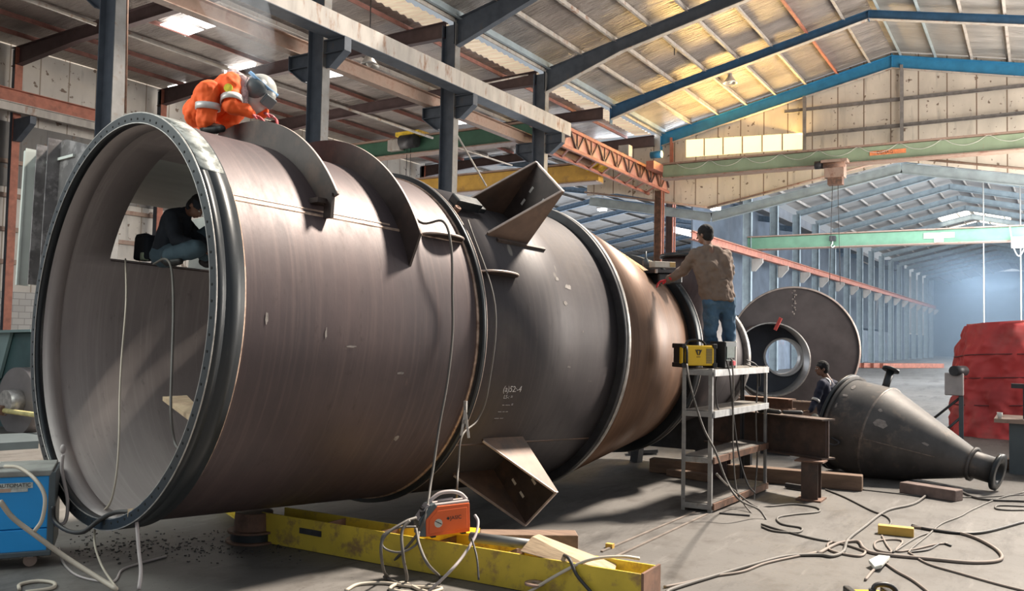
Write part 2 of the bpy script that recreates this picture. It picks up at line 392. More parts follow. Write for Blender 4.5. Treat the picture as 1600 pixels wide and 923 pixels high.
# columns of the middle row
mColLit = mat('column_flange_lit', (.20, .195, .19), .55, .1, .2, 3, (.16, .11, .08), (.55, .72), 4)  # lighter copy of the column paint, light on the front flange put into colour
cl = ['tall grey steel column rising behind the open flange of the big vessel', 'dark grey steel column rising behind the raised curved plates',
      'dark grey steel column behind the bracket plates with cream runway beam', 'dark grey steel column at the left end of the orange lattice girder']
for i in range(4):
    X = FX[i]; r = thing('steel_column', cl[i], 'column', (X, ROW, 0), group=None)
    b = MB(); b.beam((X, ROW, 0), (X, ROW, 11.5), .014, .5, (0, 1, 0)); b.beam((X, ROW+.25, 0), (X, ROW+.25, 11.5), .26, .022, (0, 1, 0))
    b.build('column_web', mSlate, r)
    b = MB(); b.beam((X, ROW-.25, 0), (X, ROW-.25, 11.5), .26, .022, (0, 1, 0)); b.build('front_flange', mColLit, r)
    for s in (-1, 1):
        b = MB(); y0 = ROW+.26*s; y1 = ROW+.95*s; z = 9.22 if s < 0 else 8.98
        b.prism([(X, y0, z), (X, y1, z), (X, y1, z-.32), (X, y0+.25*s, z-.68), (X, y0, z-.68)], (1, 0, 0), .02)
        b.box((X, (y0+y1)/2, z), (.24, .7, .022)); b.box((X, y1, z-.17), (.24, .02, .34)); b.box((X, (y0+y1)/2, z-.33), (.22, .66, .015))
        b.beam((X, y1, z-.34), (X, y0+.2*s, z-.7), .24, .02); b.build('corbel', mSlate, r)
    b = MB(); b.box((X, ROW, .02), (.5, .7, .04)); b.build('base_plate', mSlate, r)
# runway beams
r = thing('runway_beam', 'long cream crane runway beam on the row of grey columns', 'beam', (8, 15, 9.2))
b = MB(); b.beam((7, 14.62, 9.49), (FX[3]+.7, 14.62, 9.49), .03, .5); b.beam((7, 15.05, 9.49), (FX[3]+.7, 15.05, 9.49), .03, .5); b.beam((7, 14.84, 9.73), (FX[3]+.7, 14.84, 9.73), .46, .02)
b.build('box_web', mCream, r)
b = MB(); b.beam((7, 14.84, 9.24), (FX[3]+.7, 14.84, 9.24), .5, .02); b.build('bottom_plate', mSlate, r)
b = MB(); b.beam((7, 14.84, 9.77), (FX[3]+.7, 14.84, 9.77), .07, .06); b.build('crane_rail', mRust, r)
r = thing('runway_beam', 'brown crane runway beam behind the grey columns, lower than the cream one', 'beam', (8, 16.2, 8.7))
b = MB(); b.ibeam((7, 16.2, 9.2), (FX[4], 16.2, 9.2), .28, .4, .025, .02); b.build('beam_section', mTan, r)
b = MB(); b.beam((7, 16.2, 9.43), (FX[4], 16.2, 9.43), .06, .05); b.build('crane_rail', mRust, r)
r = thing('runway_beam', 'red and grey runway beam along the far left side wall', 'beam', (8, 28.6, 9))
b = MB(); b.ibeam((9, 28.7, 9.45), (FX[5], 28.7, 9.45), .3, .45, .025, .02); b.build('beam_section', mRed, r)
b = MB(); b.ibeam((9, 28.5, 9.05), (FX[5], 28.5, 9.05), .2, .3, .025, .02); b.build('beam_section', mCream, r)
# left wall posts
for i in range(6):
    X = FX[i]; r = thing('wall_column', 'reddish steel column on the left side wall, %s from the left' % ORD[i], 'column', (X, 29.5, 0), group='left wall columns')
    b = MB(); b.beam((X, 29.5, 0), (X, 29.5, 11.3), .014, .4, (0, 1, 0)); b.build('column_web', mSlate, r)
    b = MB(); b.beam((X, 29.3, 0), (X, 29.3, 11.3), .26, .02, (0, 1, 0)); b.build('front_flange', mRed, r)
    b = MB(); b.prism([(X, 29.3, 8.85), (X, 28.3, 8.85), (X, 28.3, 8.6), (X, 29.1, 8.1), (X, 29.3, 8.1)], (1, 0, 0), .2); b.build('corbel', mSlate, r)
for k, z in enumerate((4.1, 5.2, 6.35, 7.5)):
    b = MB(); b.zbeam((9, 29.8, z), (FX[5], 29.8, z), .1, .16)
    tag(b.build('wall_girt', mTan), 'horizontal girt on the left side wall, %s above the block wall' % ORD[k], 'beam', 'left wall girts')

# purlins
k = 0
for y in [15.2, 13.9, 12.6, 11.3, 10.0, 8.7, 7.4, 6.1, 4.9, 3.6, 2.3, 1.0, -.4]:
    x0 = XR0 if y > 5.2 else XR0+4
    m = mRed if y == 7.4 else (mBlueP if y in (4.9, 3.6, 15.2) else mCream)
    b = MB(); b.zbeam((x0, y, rz(y)+.11), (XG, y, rz(y)+.11), .09 if y != 15.2 else .12, .2 if y != 15.2 else .26, .012)
    side = 'left' if y > 5.2 else 'right'
    tag(b.build('roof_purlin', m), ('%s purlin under the main roof, %s slope, %s' % ('orange' if m is mRed else 'pale', side, 'at the eave' if y == 15.2 else '%s from the eave' % ORD[k] if side == 'left' else '%s from the ridge' % ORD[k-8])), 'purlin', 'main roof purlins'); k += 1
b = MB(); b.beam((XR0, 15.32, 11.75), (XG, 15.32, 11.75), .05, .42); tag(b.build('eave_beam', mCream), 'cream eave beam along the foot of the main roof', 'beam')
for k, y in enumerate([17.2, 18.9, 20.5, 22.1, 23.7, 25.3, 26.9, 28.4]):
    b = MB(); b.zbeam((6.5, y, az(y)+.1), (XG, y, az(y)+.12), .06, .15, .012)
    pale = k in (2, 5)
    tag(b.build('roof_purlin', mCream if pale else mRedD), '%s purlin under the side bay roof, %s from the middle column row' % ('pale' if pale else 'red', ORD[k]), 'purlin', 'side bay purlins')
# bracing tubes in the side bay
for i, (a, c, lab) in enumerate((((20, -10, 22), (150, 38, 22), 'grey bracing tube above the side bay at the upper left'), ((196, 50, 21), (395, 122, 21), 'grey bracing tube crossing behind the orange welder'),
        ((500, 155, 20), (676, 215, 20), 'pale bracing tube sloping down behind the raised curved plates'), ((855, 0, 17.0), (860, 92, 15.3), 'thin pale vertical tie under the roof above the lattice girder'),
        ((748, 132, 16.5), (836, 114, 16.0), 'pale short brace left of the slate roof frame'), ((706, 196, 15.8), (760, 290, 15.8), 'thin white diagonal brace from the third column'), ((707, 228, 17), (800, 258, 17), 'pale tube brace behind the raised bracket plates'))):
    p0, p1 = onY(a[0], a[1], a[2]), onY(c[0], c[1], c[2]); b = MB(); b.tube([p0, p1], .05 if i < 3 else .03, 8)
    tag(b.build('bracing_tube', mCream), lab, 'brace')

# ------------------------------------------------------------------ orange lattice girder with posts
r = thing('lattice_girder', 'orange painted lattice girder spanning from the grey column to twin posts', 'girder', (33, 15.3, 9))
xa, xb = FX[3]+.15, 39.3
for y in (15.0, 16.0):
    b = MB(); b.beam((xa, y, 9.72), (xb, y, 9.55), .1, .12); b.build('top_chord', mRed, r)
    b = MB(); b.beam((xa, y, 9.0), (xb, y, 8.85), .1, .12); b.build('bottom_chord', mRed, r)
N = 10
for i in range(N):
    t0, t1, tm = i/N, (i+1)/N, (i+.5)/N
    f = lambda t, y, top: Vector((xa+(xb-xa)*t, y, (9.72-.17*t) if top else (9.0-.15*t)))
    b = MB(); b.beam(f(t0, 15, 1), f(tm, 15, 0), .07, .07); b.beam(f(tm, 15, 0), f(t1, 15, 1), .05, .05); b.beam(f(tm, 15, 1), f(tm, 15, 0), .05, .05); b.build('web_member', mMaroon if i % 2 else mRust, r)
    b = MB(); b.beam(f(t0, 15, 0), f(t1, 16, 0), .07, .05); b.build('lacing_bar', mRed, r)
b = MB(); b.prism([f(0, 15.08, 1), f(1, 15.08, 1), f(1, 15.08, 0), f(0, 15.08, 0)], (0, 1, 0), .01); b.build('back_plate', mat('pale_orange', (.52, .24, .17), .6, 0, .2, 3), r)
for j, px in enumerate((1026, 1044)):
    p = onY(px, 300, 15.3); b = MB(); b.ibeam((p.x, 15.2, .0), (p.x, 15.2, 8.85), .2, .34, up=(0, 1, 0))
    b.build('post', mRust if j == 0 else mMaroon, r)
    b = MB(); b.beam((p.x-.14, 15.0, 0), (p.x-.14, 15.0, 8.85), .05, .05); b.beam((p.x+.14, 15.0, 0), (p.x+.14, 15.0, 8.85), .06, .05); b.build('post_edge', mRed, r)
# ------------------------------------------------------------------ bridge cranes
def crane(name, lab, X, y0, y1, z0, z1, m, w=.4):
    r = thing(name, lab, 'bridge crane', (X, (y0+y1)/2, z0))
    b = MB(); b.box((X, (y0+y1)/2, (z0+z1)/2), (w, abs(y1-y0), z1-z0)); b.build('box_girder', m, r, .01)
    b = MB(); b.box((X-.1, (y0+y1)/2, z0-.03), (w+.25, abs(y1-y0), .05)); b.build('bottom_flange', mTan, r)
    b = MB(); b.box((X-.05, (y0+y1)/2, z1+.05), (w+.1, abs(y1-y0), .07)); b.build('top_rail', mTan, r)
    return r
r = crane('bridge_crane', 'pale green bridge crane girder in front of the cream gable wall', 36, -5, 14.25, 9.02, 9.6, mGreen)
b = MB(); b.box((36, 14.4, 9.45), (2.6, .35, .35)); b.build('end_carriage', mRed, r)
b = MB(); b.cyl((35.3, 14.6, 10.0), (35.3, 14.1, 10.0), .16); b.build('travel_motor', mBlue, r)
h0 = onX(1305, 262, 35.4); hr = thing('crane_hoist', 'brown hoist trolley hanging under the pale green crane girder', 'hoist', h0)
b = MB(); b.box(h0+Vector((0, 0, -.12)), (.5, .75, .55)); b.box(h0+Vector((0, 0, .25)), (.6, 1.0, .12)); b.build('trolley_frame', mTan, hr, .02)
b = MB(); b.cyl(h0+Vector((-.1, .75, .15)), h0+Vector((-.1, .45, .15)), .16); b.build('hoist_motor', mDark, hr)
b = MB(); b.cyl(h0+Vector((-.2, -.4, .1)), h0+Vector((-.2, .4, .1)), .13); b.build('rope_drum', mRust, hr)
b = MB(); b.box(h0+Vector((0, -.02, -.5)), (.4, .55, .35)); b.build('junction_box', mRust, hr)
for s in (-.1, .1):
    b = MB(); b.tube([h0+Vector((0, s, -.5)), h0+Vector((0, s*2, -4.6))], .012, 6); b.build('wire_rope', mDark, hr)
pl = onX(1387, 237, 35.78); lr = thing('crane_plate', 'orange name plate on the pale green crane girder', 'sign', pl)
b = MB(); b.box(pl, (.02, 1.3, .17)); b.build('plate', mat('orange_plate', (.75, .25, .1), .5), lr)
text('lettering', 'DEMAG', pl+Vector((-.012, .1, 0)), (0, -1, 0), (0, 0, 1), .17, mDark, lr)
# festoon cable under the crane rail
pts = [];
for i in range(9):
    y = 13.6-i*1.5; pts += [(35.76, y, 9.62), (35.74, y-.35, 9.42), (35.74, y-.75, 9.33), (35.74, y-1.15, 9.42)]
b = MB(); b.tube(spline(pts, 5), .009, 6); tag(b.build('festoon_cable', mWhite), 'looping white supply cable along the pale green crane girder', 'cable')
r = crane('bridge_crane', 'green bridge crane girder lower and further back in the far hall', 52, .2, 15.1, 7.42, 8.12, mat('crane_green_rear', (.15, .30, .20), .5, .1, .12, 2, (.2, .24, .18), (.62, .75), 4), .5)
pl = onX(1467, 367, 51.7); lr = thing('crane_plate', 'white name plate above a small load plate on the rear green crane', 'sign', pl)
b = MB(); b.box(pl, (.02, 1.5, .3)); b.box(pl+Vector((0, 0, -.26)), (.02, .45, .22)); b.build('plate', mWhite, lr)
b = MB()
for k in range(9): b.box(pl+Vector((-.014, .52-k*.13, 0)), (.008, .085, .1))
b.build('lettering', mat('faded_red_letters', (.55, .35, .3), .6), lr); text('lettering', '5 t', pl+Vector((-.014, 0, -.27)), (0, -1, 0), (0, 0, 1), .2, mDark, lr)
h0 = onX(1301, 372, 51.5); hr = thing('crane_hook', 'small hook block on the rear green crane girder', 'hook', h0)
b = MB(); b.box(h0, (.25, .35, .3)); b.build('hook_block', mDark, hr, .02); b = MB(); b.tube([h0+Vector((0, .0, -.15)), h0+Vector((0, .0, -.3)), h0+Vector((0, .12, -.42)), h0+Vector((0, 0, -.52)), h0+Vector((0, -.12, -.42))], .03, 8); b.build('hook', mWhite, hr)
h0 = onX(1592, 378, 51.3); hr = thing('crane_hoist', 'cream hoist box at the right end of the rear green crane', 'hoist', h0)
b = MB(); b.box(h0, (.6, .7, .55)); b.build('hoist_body', mCream, hr, .03); b = MB(); b.tube(spline([h0+Vector((0, .4, .8)), h0+Vector((0, .25, -.2)), h0+Vector((0, 0, -.7)), h0+Vector((0, -.3, -.2))]), .03, 6); b.build('cable_loop', mWhite, hr)
for px, x, lab in ((1537, 60, 'thin vertical hoist rope hanging in the far hall right of the ridge'), (1595, 62, 'thin vertical hoist rope hanging near the right edge of the far hall')):
    p = onX(px, 440, x); b = MB(); b.tube([(p.x, p.y, 12.4), (p.x, p.y, 2.2)], .04, 6); tag(b.build('hoist_rope', mWhite), lab, 'rope')
r = crane('bridge_crane', 'yellow bridge crane girder behind the raised bracket plates', 34, 16.4, 29, 8.75, 9.55, mYelC, .5)
for px in (940, 960):
    p = onX(px, 262, 33.7); b = MB(); b.beam(p+Vector((0, .7, -.05)), p+Vector((0, -.45, .55)), .18, .14); b.build('diagonal_brace', mat('bright_yellow', (.8, .55, .05), .5), r)
r = crane('bridge_crane', 'dark green bridge crane girder under the side bay roof', 30, 17, 29, 9.85, 10.55, mGreenD, .4)
h0 = onX(642, 222, 29.6); hr = thing('crane_hoist', 'yellow topped hoist with drum on the dark green crane girder', 'hoist', h0)
b = MB(); b.box(h0+Vector((.1, 0, .35)), (.8, 1.3, .2)); b.build('trolley_frame', mat('bright_yellow', (.8, .5, .05), .5), hr, .02)
b = MB(); b.cyl(h0+Vector((-.2, .35, 0)), h0+Vector((-.2, -.45, 0)), .3); b.build('rope_drum', mDark, hr)
b = MB(); b.box(h0+Vector((0, .85, -.05)), (.3, .7, .5)); b.build('control_box', mCream, hr, .02)
b = MB(); b.tube([h0+Vector((0, 0, -.2)), h0+Vector((0, 0, -3.2))], .015, 6); b.tube([h0+Vector((0, .2, -.2)), h0+Vector((0, .25, -3.2))], .015, 6); b.build('wire_rope', mDark, hr)

p_ = onY(977, 236, 15.2); b = MB(); b.box(p_, (.4, .5, .5)); tag(b.build('control_box', mCream, None, .03), 'cream control box standing on the lattice girder', 'box')
b = MB(); b.tube([onY(200, -40, 13.5), onY(196, 176, 13.5)], .02, 6); tag(b.build('hanging_chain', mRust), 'long thin chain hanging beside the leftmost grey column', 'chain')
# hanging lamps
def bell_lamp(px, py, X, lab):
    p = onX(px, py, X); r = thing('pendant_lamp', lab, 'lamp', p, group=None)
    b = MB(); b.lathe(p, (0, 0, -1), [(-.28, .06), (-.1, .1), (.1, .22), (.2, .3), (.2, .28), (.08, .19), (-.1, .05)], 24); b.build('lamp_shade', mat('lamp_aluminium', (.6, .58, .55), .4, .5), r)
    b = MB(); b.cyl(p+Vector((0, 0, .2)), p+Vector((0, 0, .45)), .11, 16); b.build('ballast', mDark, r)
    b = MB(); b.tube([p+Vector((0, 0, .45)), Vector((p.x, p.y, (rz(p.y) if p.y < 15.5 else az(p.y)+.1)))], .02, 6); b.build('hanger', mDark, r)
    b = MB(); b.ell(p+Vector((0, 0, -.1)), (.1, .1, .12)); b.build('bulb', mWhite, r)
bell_lamp(1054, 55, 30, 'bell shaped lamp under the slate roof frame'); bell_lamp(1141, 122, 34.5, 'bell shaped lamp hanging below the dark blue roof frame')
bell_lamp(577, 92, 19, 'small bell lamp below the cream runway beam')
for i, (px, py, X) in enumerate(((941, 327, 45), (1118, 326, 46))):
    p = onX(px, py, X); r = thing('strip_lamp', ['lit strip lamp over the left bay behind the lattice girder', 'lit lamp beside the head of the standing worker'][i], 'lamp', p)
    b = MB(); b.box(p, (.3, .5, .12)); b.build('lamp_tube', mGlow, r, .03)
    b = MB(); b.box(p+Vector((0, 0, .1)), (.34, .56, .06)); b.build('lamp_housing', mCream, r)
    b = MB(); b.tube([p+Vector((0, 0, .1)), p+Vector((0, 0, 3.4))], .02, 6); b.build('hanger', mCream, r)

r = thing('portal_beam', 'pale blue bent roof beam along the lower edge of the gable wall', 'beam', (38.7, 5, 8))
for a_, c_ in (((19.3, 8.75), (13.0, 7.6)), ((13.0, 7.6), (4.9, 9.2)), ((4.9, 9.2), (-4.8, 7.3))):
    b = MB(); b.ibeam((38.75, *a_), (38.75, *c_), .22, .42, .02, .016); b.build('rafter', mBlueP, r)
    b = MB(); b.tube([(38.2, a_[0], a_[1]+.38), (38.2, c_[0], c_[1]+.38)], .05, 8); b.build('pipe_run', mTan, r)
# ------------------------------------------------------------------ far hall (slightly turned)
YAW = math.radians(-1.2); A0 = Vector((38.5, 0, 0)); RZ = Matrix.Rotation(YAW, 4, 'Z')
def fw(x, y, z): return A0+(RZ @ Vector((x-38.5, y, z)))
def fz(y): return 13.2-.235*abs(y-6.1)
mFar = mat('far_roof_sheet', (.30, .29, .28), .6, .1, .15, 1.5, None, stretch=(1, .2, 1))
XE = 152
sheet('ceiling', [fw(38.7, 6.1, fz(6.1)+.5), fw(XE, 6.1, fz(6.1)+.5), fw(XE, 15.6, fz(15.6)+.5), fw(38.7, 15.6, fz(15.6)+.5)], mFar)
sheet('ceiling', [fw(38.7, -4, fz(-4)+.5), fw(XE, -4, fz(-4)+.5), fw(XE, 6.1, fz(6.1)+.5), fw(38.7, 6.1, fz(6.1)+.5)], mFar)
def bz(y): return 12.3-.17*abs(y-29)
sheet('ceiling', [fw(38.7, 15.6, bz(15.6)+.35), fw(110, 15.6, bz(15.6)+.35), fw(110, 29, bz(29)+.35), fw(38.7, 29, bz(29)+.35)], mSheet)
sheet('ceiling', [fw(38.7, 29, bz(29)+.35), fw(110, 29, bz(29)+.35), fw(110, 43, bz(43)+.35), fw(38.7, 43, bz(43)+.35)], mSheet)
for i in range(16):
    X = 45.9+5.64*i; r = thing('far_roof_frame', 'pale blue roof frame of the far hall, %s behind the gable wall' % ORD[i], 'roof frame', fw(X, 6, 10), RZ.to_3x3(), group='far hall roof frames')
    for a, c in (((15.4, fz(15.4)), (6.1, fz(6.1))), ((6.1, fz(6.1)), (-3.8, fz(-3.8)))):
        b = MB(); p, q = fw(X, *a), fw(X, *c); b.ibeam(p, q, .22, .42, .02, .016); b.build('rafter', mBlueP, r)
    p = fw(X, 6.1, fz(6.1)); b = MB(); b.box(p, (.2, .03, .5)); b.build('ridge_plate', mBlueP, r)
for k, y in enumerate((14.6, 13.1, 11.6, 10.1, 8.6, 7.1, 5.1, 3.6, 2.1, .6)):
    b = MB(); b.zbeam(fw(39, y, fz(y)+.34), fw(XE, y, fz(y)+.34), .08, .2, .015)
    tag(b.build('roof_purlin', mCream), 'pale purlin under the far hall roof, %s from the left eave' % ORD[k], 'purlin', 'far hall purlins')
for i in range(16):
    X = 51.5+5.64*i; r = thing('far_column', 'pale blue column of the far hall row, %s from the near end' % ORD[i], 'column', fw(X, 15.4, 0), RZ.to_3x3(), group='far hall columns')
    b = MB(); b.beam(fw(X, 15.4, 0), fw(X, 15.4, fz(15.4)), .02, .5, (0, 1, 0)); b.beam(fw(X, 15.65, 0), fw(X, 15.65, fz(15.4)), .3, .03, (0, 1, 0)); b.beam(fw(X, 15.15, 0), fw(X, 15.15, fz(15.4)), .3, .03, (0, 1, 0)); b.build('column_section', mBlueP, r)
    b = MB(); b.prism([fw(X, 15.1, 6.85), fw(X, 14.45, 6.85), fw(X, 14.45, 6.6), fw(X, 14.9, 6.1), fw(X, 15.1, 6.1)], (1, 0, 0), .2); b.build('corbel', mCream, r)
r = thing('runway_beam', 'orange crane rail running down the far hall below the columns tops', 'beam', fw(41, 14.6, 6.9), RZ.to_3x3())
b = MB(); b.ibeam(fw(40.5, 14.7, 7.05), fw(135, 14.7, 7.05), .3, .4, .03, .03); b.build('beam_section', mRed, r)
b = MB(); b.beam(fw(40.5, 14.7, 7.3), fw(135, 14.7, 7.3), .06, .06); b.build('crane_rail', mRust, r)
# left bay frames beyond
for i in range(9):
    X = 41+5.64*i; r = thing('left_bay_frame', 'dark blue roof frame of the left rear bay, %s behind the yellow crane' % ORD[i], 'roof frame', fw(X, 29, 10), RZ.to_3x3(), group='left rear bay roof frames')
    for a, c in (((42, bz(42)), (29, bz(29))), ((29, bz(29)), (15.7, bz(15.7)))):
        b = MB(); b.ibeam(fw(X, *a), fw(X, *c), .2, .38, .02, .016); b.build('rafter', mat('steel_blue', (.12, .17, .23), .55, .1), r)
for k, y in enumerate((40, 37.5, 35, 32.5, 30.2, 27.5, 25, 22.5, 20, 17.5)):
    b = MB(); b.zbeam(fw(39, y, bz(y)+.25), fw(105, y, bz(y)+.25), .08, .16, .015)
    tag(b.build('roof_purlin', mCream), 'pale purlin under the left rear bay roof, %s from its left eave' % ORD[k], 'purlin', 'left rear bay purlins')
for i, px in enumerate([[(1046, 352), (1092, 362), (1092, 372), (1050, 362)], [(1128, 380), (1152, 386), (1152, 396), (1130, 390)]]):
    q = [onY(x, y, 24) for x, y in px]; b = MB(); b.prism([onX(x, y, 60+i*20) for x, y in px], (1, 0, 0), .05); struct(b.build('window_%d' % (20+i), mSky))
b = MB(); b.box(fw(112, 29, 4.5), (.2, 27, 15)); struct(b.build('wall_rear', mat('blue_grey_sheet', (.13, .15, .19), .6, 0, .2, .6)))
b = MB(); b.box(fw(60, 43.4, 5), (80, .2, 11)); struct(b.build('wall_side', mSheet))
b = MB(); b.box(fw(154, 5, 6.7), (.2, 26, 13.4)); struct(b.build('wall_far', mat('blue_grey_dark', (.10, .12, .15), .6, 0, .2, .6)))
# skylights near the far ridge
for i, (x, y0, y1) in enumerate(((82, 3.2, 6.0), (82, 6.3, 8.6), (92, 3.4, 6.0), (92, 6.3, 9))):
    b = MB(); b.prism([fw(x, y0, fz(y0)+.45), fw(x+5, y0, fz(y0)+.45), fw(x+5, y1, fz(y1)+.45), fw(x, y1, fz(y1)+.45)], (0, 0, 1), .03); struct(b.build('window_%d' % (30+i), mat('warm_skylight', (1, .9, .75), .5, emit=((1, .9, .72), 3))))
# low side openings behind the far columns
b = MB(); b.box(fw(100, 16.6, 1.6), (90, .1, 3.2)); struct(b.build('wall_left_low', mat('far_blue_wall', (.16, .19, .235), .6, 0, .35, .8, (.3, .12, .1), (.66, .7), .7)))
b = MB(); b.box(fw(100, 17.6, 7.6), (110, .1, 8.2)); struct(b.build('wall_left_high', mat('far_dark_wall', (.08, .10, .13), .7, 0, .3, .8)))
# pile of red steel far back
r = thing('steel_stack', 'low stack of red painted steel on the far hall floor', 'stack', fw(76, 11, 0), RZ.to_3x3())
for k in range(4):
    b = MB(); b.beam(fw(70+k*.5, 13-k*.6, .2+.0*k), fw(78, 8.6-k*.3, .2), .35, .35); b.build('steel_section', mRed, r)
# haze in the far hall
m = bpy.data.materials.new('haze'); m.use_nodes = True; nt = m.node_tree; nt.nodes.remove(nt.nodes['Principled BSDF'])
v = nd(nt, 'ShaderNodeVolumeScatter'); v.inputs['Color'].default_value = (.55, .75, 1, 1); v.inputs['Density'].default_value = .010; v.inputs['Anisotropy'].default_value = .1
nt.links.new(v.outputs[0], nt.nodes['Material Output'].inputs['Volume'])
b = MB(); b.box((112, 7, 4.9), (80, 22, 9.6)); o = b.build('welding_haze', m); o['label'] = 'thin bluish welding haze filling the far hall'; o['category'] = 'haze'; o['kind'] = 'stuff'
# ------------------------------------------------------------------ the big vessel
VC = Vector((4.30739, 6.49368, 2.03109)); VD = Vector((.98214246, -.18369007, -.04067107)).normalized()
VN = Vector((-.18384218, -.98295577, 0)).normalized(); VU = VD.cross(VN).normalized()
if VU.z < 0: VU = -VU
VR = 1.65
def V(a, r, ph): t = math.radians(ph); return VC+VD*a+(VN*math.cos(t)+VU*math.sin(t))*r
def W(a, n, u): return VC+VD*a+VN*n+VU*u
VM = Matrix((VD, VU.cross(VD), VU)).transposed()

def shell_mat(name, base, streak, dark, rough=.5, metal=.35, blotch=None, sa=5., sx=22.):
    m, nt, b = new_mat(name); t = nd(nt, 'ShaderNodeTexCoord'); s = nd(nt, 'ShaderNodeSeparateXYZ'); nt.links.new(t.outputs['Object'], s.inputs[0])
    at = nd(nt, 'ShaderNodeMath', operation='ARCTAN2'); nt.links.new(s.outputs[2], at.inputs[0]); nt.links.new(s.outputs[1], at.inputs[1])
    cx = nd(nt, 'ShaderNodeCombineXYZ'); nt.links.new(s.outputs[0], cx.inputs[0]); nt.links.new(at.outputs[0], cx.inputs[1])
    def mp(v): n = nd(nt, 'ShaderNodeMapping'); n.inputs['Scale'].default_value = v; nt.links.new(cx.outputs[0], n.inputs[0]); return n.outputs[0]
    n1 = noise(nt, mp((sx, sa*.4, 1)), 1, 4, .6); n2 = noise(nt, mp((.9, 1.2, 1)), 1.3, 5, .65); n3 = noise(nt, mp((7, 9, 1)), 1.3, 5, .7); n4 = noise(nt, mp((3.5, 5, 1)), 1., 2)
    o = mix_col(nt, ramp(nt, n2, .3, .7), dark, base)
    o = mix_col(nt, ramp(nt, n1, .5, .85), o, streak)
    o = mix_col(nt, ramp(nt, n3, .60, .72), o, tuple(x*.6 for x in base))
    if blotch: o = mix_col(nt, ramp(nt, n4, .72, .75), o, blotch)
    nt.links.new(o, b.inputs['Base Color']); b.inputs['Metallic'].default_value = metal
    r = nd(nt, 'ShaderNodeMapRange'); r.inputs[3].default_value = rough-.1; r.inputs[4].default_value = rough+.15; nt.links.new(n3, r.inputs[0]); nt.links.new(r.outputs[0], b.inputs['Roughness'])
    bump(nt, b, n3, .12, .01); MATS[name] = m; return m
mS1 = shell_mat('mill_steel_purple', (.108, .076, .076), (.135, .096, .092), (.062, .048, .052), .5, .3, blotch=(.15, .105, .095))
mS2 = shell_mat('mill_steel_grey', (.08, .069, .072), (.096, .083, .083), (.05, .045, .049), .5, .3, blotch=(.22, .2, .18))
mS3 = shell_mat('mill_steel_rusty', (.22, .12, .072), (.27, .155, .10), (.11, .066, .048), .42)
mIn = shell_mat('inner_steel', (.40, .355, .34), (.44, .39, .375), (.27, .235, .23), .55, .1, blotch=(.22, .19, .19))
mBlk = shell_mat('black_paint', (.022, .027, .032), (.035, .04, .045), (.014, .017, .02), .35, .1)
mBare = mat('bare_ground_steel', (.42, .40, .38), .4, .6, .3, 12)
mEdge = mat('flame_cut_edge', (.46, .38, .34), .45, .4, .25, 9)
mWeld = mat('fresh_weld', (.50, .36, .28), .45, .4, .35, 14, (.2, .12, .09), (.5, .7), 8)
mFin = mat('bracket_plate', (.048, .036, .033), .5, .3, .3, 5, (.09, .058, .045), (.5, .7), 3)
mGus = mat('gusset_plate', (.15, .095, .07), .5, .25, .3, 4, (.09, .07, .06), (.5, .66), 2.5)
mPale = mat('pale_duct_plate', (.50, .53, .50), .55, .1, .12, 2, stretch=(.5, 2, 1))

ves = thing('process_vessel', 'huge brown steel vessel lying on the shop floor, open flanged end at left', 'vessel', VC-VU*1.69, VM)
def course(name, a0, r0, a1, r1, mo, mi, t=.03, seg=144):
    b = MB(); vs = []; n = seg
    for k in range(n):
        p = 360*k/n; vs += [V(a0, r0, p), V(a1, r1, p), V(a1, r1-t, p), V(a0, r0-t, p)]
    b.add(vs, [(4*k, 4*k+1, 4*((k+1) % n)+1, 4*((k+1) % n)) for k in range(n)], True)
    b.cur = 1; b.add(vs, [(4*k+2, 4*k+3, 4*((k+1) % n)+3, 4*((k+1) % n)+2) for k in range(n)], True)
    b.cur = 0; b.add(vs, [(4*k+1, 4*k+2, 4*((k+1) % n)+2, 4*((k+1) % n)+1) for k in range(n)]+[(4*k, 4*((k+1) % n), 4*((k+1) % n)+3, 4*k+3) for k in range(n)])
    return b.build(name, [mo, mi], ves)
# first course with the inlet opening cut out on the far side
angs = sorted(set([i*3.0 for i in range(120)]+[104.5, 157.6])); angs = [a for a in angs if a not in (105.0, 156.0, 159.0)]+[154.5, 160.5]; angs = sorted(set(angs))
axs = [.22, .59, 2.3, 2.62]; CUT = (104.5, 157.6)
b = MB(); na = len(angs)
for j in range(3):
    for k in range(na):
        p0, p1 = angs[k], angs[(k+1) % na]
        if j == 1 and p0 >= CUT[0]-.01 and (p1 <= CUT[1]+.01 and p1 > p0): continue
        a, c = axs[j], axs[j+1]
        b.cur = 0; b.add([V(a, VR, p0), V(c, VR, p0), V(c, VR, p1), V(a, VR, p1)], [(0, 1, 2, 3)], True)
        b.cur = 1; b.add([V(a, VR-.03, p0), V(c, VR-.03, p0), V(c, VR-.03, p1), V(a, VR-.03, p1)], [(3, 2, 1, 0)], True)
b.cur = 0
cut = [a for a in angs if CUT[0]-.01 <= a <= CUT[1]+.01]
for k in range(len(cut)-1):
    for a in (.59, 2.3): b.add([V(a, VR, cut[k]), V(a, VR, cut[k+1]), V(a, VR-.03, cut[k+1]), V(a, VR-.03, cut[k])], [(0, 1, 2, 3)])
for p in CUT: b.add([V(.59, VR, p), V(2.3, VR, p), V(2.3, VR-.03, p), V(.59, VR-.03, p)], [(0, 1, 2, 3)])
b.build('shell_course', [mS1, mIn], ves)['label'] = 'brown first shell course with a rectangular opening cut in its far side'
course('shell_course', 2.66, VR, 4.86, VR, mS2, mIn)
course('cone_section', 4.92, 1.735, 7.0, 1.285, mS3, mIn)
course('cone_section', 7.1, 1.25, 9.25, .93, mS2, mIn)
